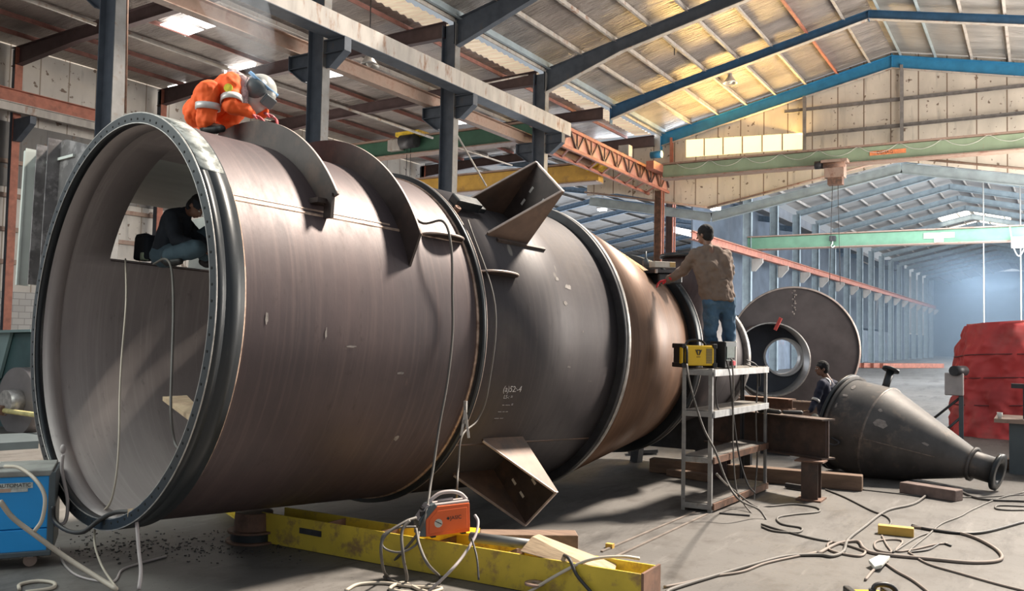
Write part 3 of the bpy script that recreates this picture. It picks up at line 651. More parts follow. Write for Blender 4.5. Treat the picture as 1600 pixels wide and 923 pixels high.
def ring(name, a0, a1, r0, r1, m, ph0=0, ph1=360, seg=144):
    b = MB(); n = seg if ph1-ph0 > 359 else seg+1; vs = []
    for k in range(n):
        p = ph0+(ph1-ph0)*k/seg; vs += [V(a0, r1, p), V(a1, r1, p), V(a1, r0, p), V(a0, r0, p)]
    fs = []
    for k in range(seg):
        l = (k+1) % n
        for i in range(4): j = (i+1) % 4; fs.append((4*k+i, 4*k+j, 4*l+j, 4*l+i))
    b.add(vs, fs, False)
    if n != seg: b.add(vs[:4], [(0, 1, 2, 3)]); b.add(vs[-4:], [(3, 2, 1, 0)])
    for i in range(len(b.sm)): b.sm[i] = (i % 4 in (0, 2)) if i < seg*4 else False
    return b.build(name, m, ves)
fl_ = ring('end_flange', 0, .07, 1.605, 1.69, mBlk); ring('flange_band', .07, .218, 1.648, 1.69, mBlk); ring('shell_liner', .07, .225, 1.605, 1.622, mIn); fl_['label'] = 'black painted end flange band'
ring('flange_lip', -.006, 0, 1.606, 1.684, mBlk); ring('flange_lip', -.004, .004, 1.684, 1.692, mBare)
for k in range(88):
    p = 360*k/88; b = MB(); b.cyl(V(-.009, 1.635, p), V(-.002, 1.635, p), .010, 8); b.build('bolt_hole', mat('hole_black', (.004, .004, .004), .9), fl_)
ring('flange_lip', -.006, 0, 1.60, 1.608, mBare)
# rubbed pale patch on the top of the band
ring('worn_paint', .012, .205, 1.688, 1.692, mat('worn_pale_paint', (.42, .44, .42), .4, .3, .5, 9, (.10, .11, .10), (.45, .6), 7), 40, 78, 40)
w = ring('weld_seam', .218, .245, 1.645, 1.66, mWeld)
ring('weld_seam', 2.60, 2.64, 1.64, 1.662, mWeld)
ring('joint_ring', 2.63, 2.68, 1.62, 1.705, mBlk)['label'] = 'dark joint ring with bright outer edge'
ring('joint_edge', 2.68, 2.686, 1.68, 1.707, mEdge)
ring('joint_ring', 4.84, 4.90, 1.62, 1.74, mDark)
ring('weld_seam', 4.90, 4.955, 1.65, 1.745, mBare)['label'] = 'bright ground weld at the start of the cone'
ring('end_ring', 6.98, 7.12, 1.2, 1.40, mBlk)
ring('end_edge', 7.12, 7.135, 1.25, 1.405, mBare)
ring('end_ring', 9.2, 9.3, .85, 1.0, mBare)
# longitudinal seam
def strip(a0, a1, ph, w, m, h=.006, name='weld_seam'):
    b = MB(); r = VR+h; d = math.degrees(w/2/VR); n = 24
    vs = []
    for i in range(n+1):
        a = a0+(a1-a0)*i/n; j = (random.random()-.5)*.25; vs += [V(a, VR-.004, ph-d*1.2), V(a, r, ph-d*(.6+j)), V(a, r, ph+d*(.6+j)), V(a, VR-.004, ph+d*1.2)]
    b.add(vs, [(4*i+k, 4*i+4+k, 4*i+5+k, 4*i+1+k) for i in range(n) for k in range(3)], True); return b.build(name, m, ves)
strip(.245, 2.6, 32.8, .03, mWeld); strip(.245, 1.75, 34.4, .02, mWeld, .004)
strip(2.69, 4.83, -38, .02, mGus)
# arc plates
def arc_plate(a, pin0, pout0, ph1, ro, name, lab):
    n = 40; inner = [V(a, VR-.01, pin0+(ph1-pin0)*i/n) for i in range(n+1)]; outer = [V(a, ro, pout0+(ph1-pout0)*i/n) for i in range(n+1)]
    b = MB(); hd = VD*.012
    vs = []
    for p, q in zip(inner, outer): vs += [p-hd, q-hd, q+hd, p+hd]
    b.add(vs, [(4*i+0, 4*i+1, 4*i+5, 4*i+4) for i in range(n)]+[(4*i+2, 4*i+3, 4*i+7, 4*i+6) for i in range(n)]+[(0, 1, 2, 3), (4*n+3, 4*n+2, 4*n+1, 4*n)])
    b.cur = 1; b.add(vs, [(4*i+1, 4*i+2, 4*i+6, 4*i+5) for i in range(n)], True)
    o = b.build(name, [mFin, mEdge], ves); o['label'] = lab; return o
arc_plate(1.06, 37.2, 34.5, 102.5, 1.872, 'arc_plate', 'curved stiffener plate nearest the open end')
arc_plate(1.85, 19.9, 27.0, 102.5, 1.87, 'arc_plate', 'curved stiffener plate further from the open end')
arc_plate(1.45, 84, 82, 102.5, 1.80, 'arc_plate', 'short curved plate seen between the two long ones')
b = MB(); b.box(V(1.05, 1.74, 34), (.03, .1, .2), VM @ Matrix.Rotation(math.radians(0), 3, 'X')); b.box(V(1.03, 1.70, 36.5), (.16, .12, .04), VM); b.build('stop_block', mFin, ves)
# lifting pads: half round flat plates
def half_lug(a0, a1, ph, out, lab):
    e = (VN*math.cos(math.radians(ph))+VU*math.sin(math.radians(ph))); h = VN*1.0+VU*.12; h = (h-VD*h.dot(VD)).normalized()
    c = V((a0+a1)/2, VR-.02, ph); n = 20; w = (a1-a0)/2
    poly = [c+VD*(w*math.cos(PI*i/n))+h*(out*math.sin(PI*i/n)**.8) for i in range(n+1)]
    b = MB(); b.prism(poly, VD.cross(h), .02); o = b.build('half_round_lug', mFin, ves); o['label'] = lab
    q = [p for p in poly]; b = MB(); b.tube([p+VD.cross(h)*0 for p in q], .0115, 6); b.build('lug_edge', mEdge, o)
half_lug(2.12, 2.60, 33.5, .16, 'half round lug left of the joint ring'); half_lug(2.70, 3.22, 22.3, .17, 'half round lug right of the joint ring')
# box brackets
def box_bracket(ph, a0, a1, ro, hw, lab, edge):
    t = math.radians(ph); e = VN*math.cos(t)+VU*math.sin(t); s = -VN*math.sin(t)+VU*math.cos(t); c = VC
    rb = math.sqrt(VR**2-hw**2)
    g = []
    for k in (-1, 1):
        o = s*hw*k; b = MB()
        poly = [c+VD*a0+e*(rb-.03)+o, c+VD*a1+e*(rb-.03)+o, c+VD*a1+e*ro+o, c+VD*(a1-.03)+e*ro+o, c+VD*a0+e*(rb+.02)+o]
        b.prism(poly, s, .022); x = b.build('gusset', edge, ves)
        b = MB(); b.beam(poly[4], poly[3], .026, .02, s); b.beam(poly[3], poly[2], .026, .02, s); b.build('cut_edge', mEdge, x)
    b = MB(); b.prism([c+VD*a1+e*(rb-.04)-s*hw, c+VD*a1+e*(rb-.04)+s*hw, c+VD*a1+e*ro+s*hw, c+VD*a1+e*ro-s*hw], VD, .022); ep = b.build('end_plate', mFin, ves)
    b = MB(); b.beam(c+VD*a1+e*ro-s*hw, c+VD*a1+e*ro+s*hw, .028, .016, e); b.build('cut_edge', mEdge, ep)
    b = MB()
    for i, j in ((-.11, .12), (-.11, .28), (.10, .12), (.10, .28)):
        p = c+VD*(a1)+s*i+e*(rb+j+.15); b.beam(p-s*.0-e*.035, p+e*.035, .028, .028, VD)
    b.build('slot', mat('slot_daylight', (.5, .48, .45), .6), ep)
    b = MB(); b.beam(V(a0+.1, VR+.012, ph-math.degrees(hw/VR)-2.2), V(a1+.22, VR+.012, ph-math.degrees(hw/VR)-2.2), .035, .03, e); b.build('pad_strip', mFin, ves)
box_bracket(47.5, 3.05, 3.66, 2.30, .25, '', mGus); box_bracket(-45, 3.07, 3.66, 2.31, .265, '', mGus)
b = MB(); c = V(2.93, 1.73, 51); b.box(c, (.34, .14, .10), VM @ Matrix.Rotation(math.radians(40), 3, 'X')); b.box(V(3.12, 1.72, 50), (.1, .09, .06), VM @ Matrix.Rotation(math.radians(40), 3, 'X')); b.build('clamp_block', mBlk, ves, .015)
b = MB(); b.lathe(V(2.74, 1.70, 47), V(2.74, 2, 47)-V(2.74, 1, 47), [(-.03, .03), (.03, .035), (.035, .02), (-.03, .02)], 20, close=True); b.build('pipe_stub', mRust, ves)
# chalk writing on the second course and scuffs
mChalk = mat('chalk', (.42, .40, .40), .9)
def on_shell(name, body, a, ph, size):
    t = math.radians(ph); e = VN*math.cos(t)+VU*math.sin(t); up = -VN*math.sin(t)+VU*math.cos(t)
    return text(name, body, VC+VD*a+e*(VR+.004), VD, up, size, mChalk, ves, .0015)
on_shell('chalk_writing', '(a)52:-4', 3.20, -16.5, .085); on_shell('chalk_writing', 'LS-: =', 3.17, -19.2, .055); on_shell('chalk_writing', '-- ---- =', 3.2, -22, .05); on_shell('chalk_writing', '--- -- --', 3.17, -24.5, .05); on_shell('chalk_writing', '---- ---', 3.15, -27, .05)
def scuff(a, ph, w, h, m, r=VR):
    b = MB(); n = 14; c = []; t = math.radians(ph)
    for i in range(n):
        k = .6+.5*random.random(); an = 2*PI*i/n; c.append(V(a+w*k*math.cos(an), r+.003, ph+math.degrees(h*k*math.sin(an)/r)))
    b.add(c, [tuple(range(n))]); b.build('scuff_mark', m, ves)
mSc = mat('scuff_paint', (.25, .225, .21), .7, 0, .3, 20)
for a, ph, w, h in ((4.05, 21.5, .07, .035), (3.9, 24, .03, .025), (3.95, 15, .03, .03), (4.2, 5, .012, .02), (4.0, -8, .04, .012), (4.4, -13, .05, .012), (1.95, -33.5, .025, .035), (.42, 1, .015, .05), (1.2, -5, .05, .01), (1.75, -12, .04, .012), (.95, -2, .01, .05)): scuff(a, ph, w, h, mSc)
# branch nozzle on the narrow cone
p = P(1074, 500, 12.0); r = thing('branch_nozzle', 'brown conical branch pipe standing behind the arm of the man in the brown shirt', 'pipe', p)
b = MB(); q = P(1080, 398, 12.0); b.lathe(p-Vector((0, 0, .6)), (0, 0, 1), [(0, .24), (.7, .28), (1.0, .33), (1.52, .36), (1.52, .33), (1.0, .30), (0, .2)], 48); b.build('pipe_wall', mS1, r)
b = MB(); b.lathe(q, (0, 0, 1), [(-.05, .32), (-.05, .43), (0, .43), (0, .32)], 48, close=True); b.build('pipe_flange', mBlk, r)
# inlet duct on the far side
R_A0, R_A1 = .60, 2.29
mDuct = mat('duct_plate', (.16, .15, .15), .4, .4, .3, 4, (.32, .30, .30), (.5, .62), 5)
def plate(pts, t, n, m, name, par=ves): b = MB(); b.prism(pts, n, t); return b.build(name, m, par)
def duct_pt(n_, u): return (n_, u)
plate([W(R_A0, n, u) for n, u in [(-3.6, .42), (-3.72, 1.97), (-2.9, 2.02), (-1.6, 1.72)]+[(1.665*math.cos(math.radians(p)), 1.665*math.sin(math.radians(p))) for p in range(106, 168, 5)]], .02, VD, mDuct, 'duct_side')
plate([W(R_A1, n, u) for n, u in [(-3.2, .62), (-3.2, 1.4), (-2.6, 1.43)]+[(1.665*math.cos(math.radians(p)), 1.665*math.sin(math.radians(p))) for p in range(104, 161, 4)]], .02, VD, mPale, 'duct_side')
plate([W(R_A0, -1.5, .61), W(R_A1, -1.5, .61), W(R_A1, -3.2, .61), W(R_A0, -3.2, .61)], .02, VU, mS1, 'duct_floor')
plate([W(.6, -1.1, 1.63), W(R_A1, -1.1, 1.63), W(R_A1, -2.6, 1.40), W(.6, -2.6, 1.40)], .02, VU, mPale, 'duct_roof')
plate([W(R_A0, -.41, 1.60), W(R_A1, -.41, 1.60), W(R_A1, -1.1, 1.63), W(R_A0, -1.1, 1.63)], .02, VU, mIn, 'duct_roof')
for n, top, m in ((-3.62, 2.0, mPale), (-3.28, 2.0, mBare), (-2.95, 2.03, mBare)):
    b = MB(); b.beam(W(R_A0-.07, n, .40), W(R_A0-.07, n-.1, top), .14, .02, VN); b.build('stiffener_bar', mDuct if n > -3.5 else m, ves)
b = MB(); b.beam(W(R_A0-.14, -3.62, .40), W(R_A0-.14, -3.73, 1.97), .05, .02, VD); b.beam(W(R_A0-.02, -2.6, 1.80), W(R_A0-.02, -3.7, 1.82), .03, .03, VD); b.build('stiffener_edge', mPale, ves)
# support under the cone
r = thing('vessel_stand', 'dark steel stand under the narrow end of the big vessel', 'stand', (VC+VD*8.6).xy.to_3d())
cc = VC+VD*8.6; b = MB()
for s in (-.55, .55): b.beam(Vector((cc.x, cc.y+s, 0)), Vector((cc.x, cc.y+s*.8, .95)), .14, .14, VD)
b.build('stand_leg', mDark, r); b = MB(); b.prism([Vector((cc.x, cc.y-.85, .28)), Vector((cc.x, cc.y+.85, .28)), Vector((cc.x, cc.y+.85, .9)), Vector((cc.x, cc.y+.45, .75)), Vector((cc.x, cc.y, .66)), Vector((cc.x, cc.y-.45, .75)), Vector((cc.x, cc.y-.85, .9))], VD, .3); b.build('saddle', mDark, r)
# ------------------------------------------------------------------ shop floor objects
mGal = mat('rack_grey_paint', (.30, .30, .30), .5, .3, .2, 8, (.18, .15, .13), (.6, .75), 6)
mGalW = mat('rack_worn_edge', (.55, .56, .57), .4, .3, .25, 10)
mShelf = mat('dusty_shelf', (.12, .11, .10), .7, .1, .3, 8)
mWood = mat('old_timber', (.20, .13, .09), .8, 0, .3, 3, (.16, .10, .075), (.5, .7), 4, (4, .6, 4), .4)
mWoodL = mat('pale_timber', (.46, .34, .22), .8, 0, .25, 3, (.3, .2, .13), (.5, .7), 4, (3, .6, 3), .3)
mYB = mat('yellow_beam_paint', (.62, .46, .05), .55, .1, .15, 3, (.30, .19, .07), (.52, .66), 5, bmp=.15)
mCable = mat('grey_cable', (.12, .11, .10), .6, 0, .2, 3)
mCableT = mat('dusty_cable', (.23, .19, .165), .7, 0, .2, 3)
mCableL = mat('pale_cable', (.50, .44, .36), .6, 0, .15, 3)
mCableB = mat('black_cable', (.035, .033, .033), .5, 0, .2, 3)
mYel = mat('machine_yellow', (.80, .50, .02), .4, 0, .05, 3)
mOra = mat('machine_orange', (.74, .13, .035), .42, 0, .08, 4)
mGry = mat('machine_grey', (.42, .37, .36), .5, 0, .1, 4)
mGrD = mat('machine_dark_grey', (.09, .11, .12), .45, 0, .1, 4)

# --- steel rack
q = dict(nl=Vector((9.58, 3.53, 0)), nr=Vector((9.61, 3.19, 0)), fr=Vector((11.47, 3.08, 0)), fb=Vector((11.6, 3.46, 0)))
RT = 1.62
rack = thing('steel_rack', 'tall grey steel rack with four open shelves between the big vessel and the steel trestle', 'rack', q['nr'])
for k, p in q.items():
    b = MB(); d = -1 if k in ('nr', 'fr') else 1
    e = .022; c = p
    b.box(c+Vector((0, 0, RT/2)), (.045, .006, RT)); b.box(c+Vector((-.02 if 'n' in k else .02, .02*(-d), RT/2)), (.006, .045, RT)); b.box(c+Vector((.0, .01*-d, RT/2)), (.035, .02, RT))
    b.build('post', mGal if k != 'fb' else mDark, rack)
for z, m in ((.08, mWood), (.60, mWood), (1.12, mGalW), (RT-.03, mGalW)):
    s = MB(); s.prism([p+Vector((0, 0, z+.012)) for p in (q['nl'], q['nr'], q['fr'], q['fb'])], (0, 0, 1), .015); sh = s.build('shelf', mShelf, rack)
    b = MB(); b.beam(q['nr']+Vector((0, -.02, z-.02)), q['fr']+Vector((0, -.02, z-.02)), .02, .075); b.build('shelf_edge', m if z > 1 else mRust, sh)
    b = MB(); b.beam(q['nl']+Vector((-.02, 0, z-.02)), q['nr']+Vector((-.02, 0, z-.02)), .02, .06); b.build('shelf_edge', mGal, sh)
b = MB(); b.beam(q['nr']+Vector((-.03, -.1, .01)), q['nr']+Vector((.05, -.42, .01)), .03, .015); tag(b.build('flat_bar', mDark), 'short dark flat bar at the foot of the rack post', 'bar')

# --- yellow inverter welder on the rack
def oriented(px0, px1, z):
    a, c = fl(*px0, z), fl(*px1, z); x = (c-a); L = x.length; x.normalize(); y = Vector((0, 0, 1)).cross(x).normalized(); return a, x, y, L
a, x, y, L = oriented((1066, 572), (1131, 572), RT)
L = (P(1131, 572, a.x*0+10.0)-P(1066, 572, 10.0)).length
x = (P(1131, 572, 10.1)-P(1066, 572, 9.9)); x.z = 0; x.normalize(); y = Vector((0, 0, 1)).cross(x).normalized()
a = P(1066, 571, 9.92); a.z = RT-.005; L = .47; hM = Matrix((x, y, Vector((0, 0, 1)))).transposed()
def LW(a, x, y, u, v, w): return a+x*u+y*v+Vector((0, 0, w))
r = thing('welding_machine', 'yellow inverter welding machine with black end caps on top of the steel rack', 'welding machine', a, hM)
b = MB(); b.box(LW(a, x, y, L*.5, .11, .145), (L*.78, .2, .235), hM); b.build('casing', mYel, r, .012)
for u in (.05, .95):
    b = MB()
    for w in (.035, .255): b.box(LW(a, x, y, L*u, .11, w), (L*.12, .22, .055), hM)
    b.box(LW(a, x, y, L*u, .11, .145), (L*.09, .18, .2), hM); b.build('end_cap', mBlack, r, .008)
b = MB(); b.box(LW(a, x, y, L*.01, .03, .145), (.02, .05, .19), hM); b.build('yellow_trim', mYel, r, .004)
b = MB(); b.box(LW(a, x, y, L*.89, .012, .145), (L*.05, .01, .19), hM); b.build('yellow_trim', mYel, r, .004)
b = MB()
for i in range(14): b.box(LW(a, x, y, L*.78, .008, .06+i*.0125), (L*.17, .006, .006), hM)
b.build('vent_slot', mGrD, r)
b = MB(); b.tube([LW(a, x, y, L*.12, .003, .25), LW(a, x, y, L*.10, -.02, .18), LW(a, x, y, L*.1, -.02, .1), LW(a, x, y, L*.13, .0, .03)], .016, 8); b.build('cable_grip', mBlack, r)
b = MB(); b.tube(spline([LW(a, x, y, L*.22, .11, .26), LW(a, x, y, L*.3, .11, .31), LW(a, x, y, L*.5, .11, .325), LW(a, x, y, L*.72, .11, .31), LW(a, x, y, L*.82, .11, .26)]), .014, 8); b.build('handle', mBlack, r)
for s in (-1, 1):
    b = MB(); b.prism([LW(a, x, y, L*.47+s*.045, .005, .215), LW(a, x, y, L*.47+s*.018, .005, .205), LW(a, x, y, L*.47+s*.004, .005, .15), LW(a, x, y, L*.47+s*.012, .005, .15)], y, .006)
    b.prism([LW(a, x, y, L*.47+s*.022, .005, .214), LW(a, x, y, L*.47+s*.003, .005, .214), LW(a, x, y, L*.47+s*.003, .005, .2), LW(a, x, y, L*.47+s*.015, .005, .2)], y, .006); b.build('logo_mark', mDark, r)
b = MB(); b.box(LW(a, x, y, L*.47, .008, .13), (.05, .006, .005), hM); b.build('logo_mark', mDark, r)
# second machine with panel
a2 = P(1134, 571, 10.15); a2.z = RT-.005; x2 = (P(1163, 572, 10.45)-P(1134, 572, 10.1)); x2.z = 0; x2.normalize(); y2 = Vector((0, 0, 1)).cross(x2).normalized(); h2 = Matrix((x2, y2, Vector((0, 0, 1)))).transposed(); L2 = .27
r = thing('welding_machine', 'black welding machine with green control panel beside the yellow one on the rack', 'welding machine', a2, h2)
b = MB(); b.box(LW(a2, x2, y2, L2/2, .11, .16), (L2, .2, .31), h2); b.build('casing', mBlack, r, .01)
b = MB(); b.box(LW(a2, x2, y2, L2*.47, .006, .17), (L2*.7, .01, .17), h2); b.build('panel', mat('panel_green', (.10, .14, .13), .4, 0, .3, 20), r)
b = MB(); b.box(LW(a2, x2, y2, L2*1.0, .02, .16), (.025, .03, .32), h2); b.build('side_bracket', mWhite, r, .004)
b = MB(); b.cyl(LW(a2, x2, y2, L2*.68, -.02, .06), LW(a2, x2, y2, L2*.68, .01, .06), .03, 16); b.build('socket', mat('red_plastic', (.6, .02, .04), .4), r)
for u in (.25, .42, .6, .75):
    b = MB(); b.cyl(LW(a2, x2, y2, L2*u, -.008, .115), LW(a2, x2, y2, L2*u, .01, .115), .011, 12); b.build('knob', mDark, r)
b = MB(); b.box(LW(a2, x2, y2, L2/2, .005, .28), (L2*.95, .01, .05), h2); b.build('top_vent', mGrD, r)

# --- tray with meter on the branch nozzle
p = P(1036, 424, 11.2); r = thing('steel_tray', 'flat dark steel plate jutting left above the cone with grinder discs box on it', 'plate', p)
d_ = (P(1062, 424, 11.3)-P(1005, 424, 11.0)).normalized(); n_ = Vector((0, 0, 1)).cross(d_); hT = Matrix((d_, n_, Vector((0, 0, 1)))).transposed()
b = MB(); b.box(p, (.52, .34, .04), hT); b.build('plate', mDark, r); b = MB(); b.box(p+d_*.02-Vector((0, 0, .09)), (.4, .26, .14), hT); b.build('block', mBlk, r, .02)
b = MB(); b.box(p-d_*.25-n_*.17, (.03, .02, .05), hT); b.build('edge_clamp', mBare, r)
pb = P(1035, 413, 11.2); r = thing('rod_box', 'cream cardboard electrode box lying on the dark plate left of the man', 'box', pb, hT)
b = MB(); b.box(pb, (.34, .12, .075), hT); b.build('carton', mat('carton_cream', (.62, .58, .5), .8, 0, .1, 8), r, .003); b = MB(); b.box(pb+d_*.12-n_*.062, (.09, .003, .06), hT); b.build('label_patch', mat('label_ochre', (.5, .33, .12), .7), r)
pb = P(1009, 404, 11.1); r = thing('spray_can', 'small dark spray bottle on the dark plate', 'bottle', pb); b = MB(); b.lathe(pb-Vector((0, 0, .1)), (0, 0, 1), [(0, 0), (0, .04), (.08, .04), (.12, .012), (.2, .01), (.2, 0)], 16); b.build('bottle_body', mGrD, r)

mRustD = mat('dark_rusted_steel', (.10, .065, .052), .65, .25, .3, 4, (.065, .05, .045), (.45, .65), 5)
# --- steel trestle and beams at right
r = thing('steel_trestle', 'rusty brown steel I beam lying on a short I section leg beside the rack', 'trestle', (11.2, 2.4, 0))
zt = 1.08
A_, B_ = onX(1292, 662, 11.2), onX(1120, 651, 12.4)
ta = Vector((11.27, 2.26, .74)); tb = Vector((12.12, 4.05, .74))
b = MB(); b.ibeam(ta+Vector((0, 0, .0)), tb, .26, .50, .02, .014); b.build('beam', mRustD, r)
b = MB(); b.prism([ta+Vector((.0, .03, -.23)), ta+Vector((.12, .02, -.23)), ta+Vector((.12, .02, .23)), ta+Vector((0, .03, .23))], (0, 1, 0), .012); b.build('stiffener', mMaroon, r)
lp = Vector((11.15, 2.44, 0)); b = MB(); b.ibeam(lp+Vector((0, 0, .02)), lp+Vector((0, 0, .47)), .2, .2, .014, .012, up=(1, 0, 0)); b.build('leg', mRustD, r)
b = MB(); b.box(lp+Vector((0, 0, .01)), (.34, .3, .02)); b.build('foot_plate', mRust, r); b = MB(); b.box(lp+Vector((0, 0, .48)), (.3, .34, .02)); b.build('cap_plate', mRust, r)
lp2 = Vector((12.02, 3.85, 0)); b = MB(); b.ibeam(lp2, lp2+Vector((0, 0, .49)), .2, .2, .014, .012, up=(1, 0, 0)); b.build('leg', mMaroon, r)
b = MB(); c1 = P(1160, 655, 12.6); c2 = P(1238, 655, 12.0); b.ibeam(Vector((c1.x, c1.y, 1.07)), Vector((c2.x, c2.y, 1.07)), .2, .15, .015, .01); tag(b.build('steel_beam', mRust), 'short rusty I beam lying across the top of the trestle beam', 'beam')
b = MB(); c1 = P(1150, 645, 15.4); c2 = P(1285, 652, 14.6); b.ibeam(Vector((c1.x, c1.y, .72)), Vector((c2.x, c2.y, .72)), .3, .42, .02, .014); rr = b.build('steel_beam', mTan); tag(rr, 'tan steel I beam behind the trestle in front of the pipe ring', 'beam')
b = MB(); b.box(((c1+c2)/2).xy.to_3d()+Vector((0, 0, .25)), (.4, .5, .5)); tag(b.build('support_block', mDark), 'dark support block under the tan steel beam', 'block')
b = MB(); p = Vector((11.4, 2.9, 1.03)); b.cap(p, p+Vector((.2, .3, 0)), .03, .04); b.cap(p+Vector((.05, -.05, 0)), p+Vector((.1, -.25, .0)), .025, .03); tag(b.build('rag', mCableB), 'dark crumpled cable end lying on the trestle beam', 'rag')
# timbers
def timber(name, lab, p0, p1, w, h, m, z=0., bev=.012):
    p0 = Vector(p0); p1 = Vector(p1); p0.z = p1.z = z+h/2; b = MB(); d = (p1-p0)
    R_ = Matrix(frame(d)).transposed(); r = bpy.data.objects.new
    b.beam(p0, p1, w, h); o = b.build(name, m, None, bev); return tag(o, lab, 'timber')
t0, t1 = fl(1352, 768), fl(1045, 742); timber('timber_beam', 'long squared timber on the floor behind the trestle leg', t0+Vector((.1, .05, 0)), Vector((12.0, 4.9, 0)), .2, .2, mWood)
t0, t1 = fl(1422, 772), fl(1498, 784); timber('timber_block', 'short worn timber block on the floor in front of the cone hopper', t0+Vector((.15, .1, 0)), t1+Vector((.08, 0, 0)), .2, .14, mat('grey_timber', (.22, .16, .14), .85, 0, .3, 5, bmp=.5))
t0, t1 = fl(800, 852), fl(884, 843); timber('timber_block', 'square brown timber block beneath the lower bracket', Vector((6.62, 4.35, 0)), Vector((7.12, 3.62, 0)), .22, .17, mWood)
timber('timber_beam', 'short timber on the floor seen below the rack shelves', fl(1045, 742), fl(1110, 752), .14, .1, mWood)
timber('timber_beam', 'timber beam on the floor at the right edge beyond the hopper outlet', Vector((15.6, 1.0, 0)), Vector((16.3, -.5, 0)), .2, .16, mWood)
b = MB(); p0, p1 = fl(1228, 762), fl(1268, 768); b.beam(p0+Vector((0, 0, .04)), p1+Vector((0, 0, .04)), .06, .06); tag(b.build('steel_bar', mDark), 'dark steel bar on the floor left of the trestle leg', 'bar')
b = MB(); p0, p1 = fl(1158, 752), fl(1158, 752, .42); b.beam(p0+Vector((.3, 0, 0)), Vector((p0.x+.3, p0.y, .42)), .1, .1); tag(b.build('dark_post', mBlk), 'short dark upright tube standing behind the rack', 'post')

# --- cone hopper
HA, HB = Vector((13.88, 2.60, .745)), P(1560, 737, 11.5); hd = (HB-HA).normalized(); HL = (HB-HA).length
mHop = mat('hopper_steel', (.085, .08, .078), .55, .3, .3, 3, (.16, .13, .11), (.55, .72), 5, bmp=.1)
r = thing('cone_hopper', 'dark steel cone hopper lying on the floor with its narrow flanged outlet at right', 'hopper', (13.7, 1.5, 0))
b = MB(); b.lathe(HA, hd, [(.03, .675), (.64, .70)], 96); b.build('cylinder_section', mHop, r)
b = MB(); b.lathe(HA, hd, [(.64, .70), (HL-.42, .235), (HL-.33, .19)], 96); b.build('cone_section', mHop, r)
b = MB(); b.lathe(HA, hd, [(.0, .60), (.0, .74), (.035, .74), (.035, .60)], 96, close=True); b.build('end_flange', mBlk, r)
b = MB(); b.lathe(HA, hd, [(.07, .62), (.07, .73), (.10, .73), (.10, .62)], 96, close=True); b.build('end_flange', mHop, r)
b = MB(); b.lathe(HA, hd, [(.62, .69), (.64, .712), (.66, .69)], 96); b.build('weld_seam', mat('hopper_weld', (.17, .145, .13), .5, .3, .4, 16), r)
b = MB(); b.lathe(HA, hd, [(.02, .62), (.0, .3), (.0, 0.001)], 64); b.build('end_cover', mBlk, r)
b = MB(); b.lathe(HA, hd, [(HL-.34, .17), (HL-.34, .235), (HL-.305, .235), (HL-.305, .17)], 64, close=True); b.build('neck_collar', mHop, r)
b = MB(); b.lathe(HA, hd, [(HL-.33, .185), (HL, .175), (HL, .15), (HL-.33, .15)], 64); b.build('neck_pipe', mHop, r)
b = MB(); b.lathe(HA, hd, [(HL-.03, .16), (HL-.03, .25), (HL+.015, .25), (HL+.015, .13), (HL-.3, .13)], 64); b.build('outlet_flange', mBlk, r)
b = MB(); n0 = P(1384, 602, 13.3); n1 = P(1392, 577, 13.35); b.cyl(n0-(n1-n0)*.5, n1, .055, 24); b.build('nozzle_pipe', mBlk, r)
b = MB(); b.lathe(n1, (n1-n0), [(-.02, 0), (-.02, .125), (.02, .125), (.02, 0)], 32); b.build('nozzle_flange', mBlk, r)
def hop_strip(a0, r0, a1, r1, ang, w, m, name):
    _, s_, u_ = frame(hd); e = lambda t: s_*math.cos(t)+u_*math.sin(t); b = MB(); t = math.radians(ang)
    b.beam(HA+hd*a0+e(t)*r0, HA+hd*a1+e(t)*r1, w, .008, e(t)); b.build(name, m, r)
_, s_, u_ = frame(hd); sgn = 1 if s_.x < 0 else -1
hop_strip(.68, .69, HL-.7, .69-(HL-1.38)*.465/(HL-1.06), 0 if sgn > 0 else 180, .012, mat('hopper_weld', (.3, .3, .3)), 'weld_seam')
for a_, an, w_, h_ in ((.82, 25, .10, .07), (1.4, 20, .05, .02), (.2, 45, .05, .03), (.75, 40, .03, .03), (.22, 62, .03, .06), (.15, 28, .02, .05)):
    ks_ = .465/(HL-1.06); rr_ = (.70-(a_-.64)*ks_ if a_ > .64 else .675+(a_-.03)*.041)+.004; t0_ = math.radians(an if sgn > 0 else 180-an)
    c = HA+hd*a_; pts = []
    for i in range(12): k = .6+.5*random.random(); an_ = 2*PI*i/12; tt = t0_+h_*k*math.sin(an_)/rr_; aa = w_*k*math.cos(an_); rr2 = rr_-(aa*ks_ if a_ > .64 else -aa*.041); pts.append(c+hd*aa+(s_*math.cos(tt)+u_*math.sin(tt))*rr2)
    b = MB(); b.add(pts, [tuple(range(12))]); b.build('paint_scuff', mSc, r)
b = MB(); e_ = s_*sgn; b.tube(spline([HA+hd*-.12+e_*.70-u_*.18, HA+hd*.12+e_*.72-u_*.2, HA+hd*.3+e_*.73-u_*.22, HA+hd*.36+e_*.71-u_*.16, HA+hd*.24+e_*.71-u_*.13]), .016, 8); b.build('lifting_hook', mDark, r)

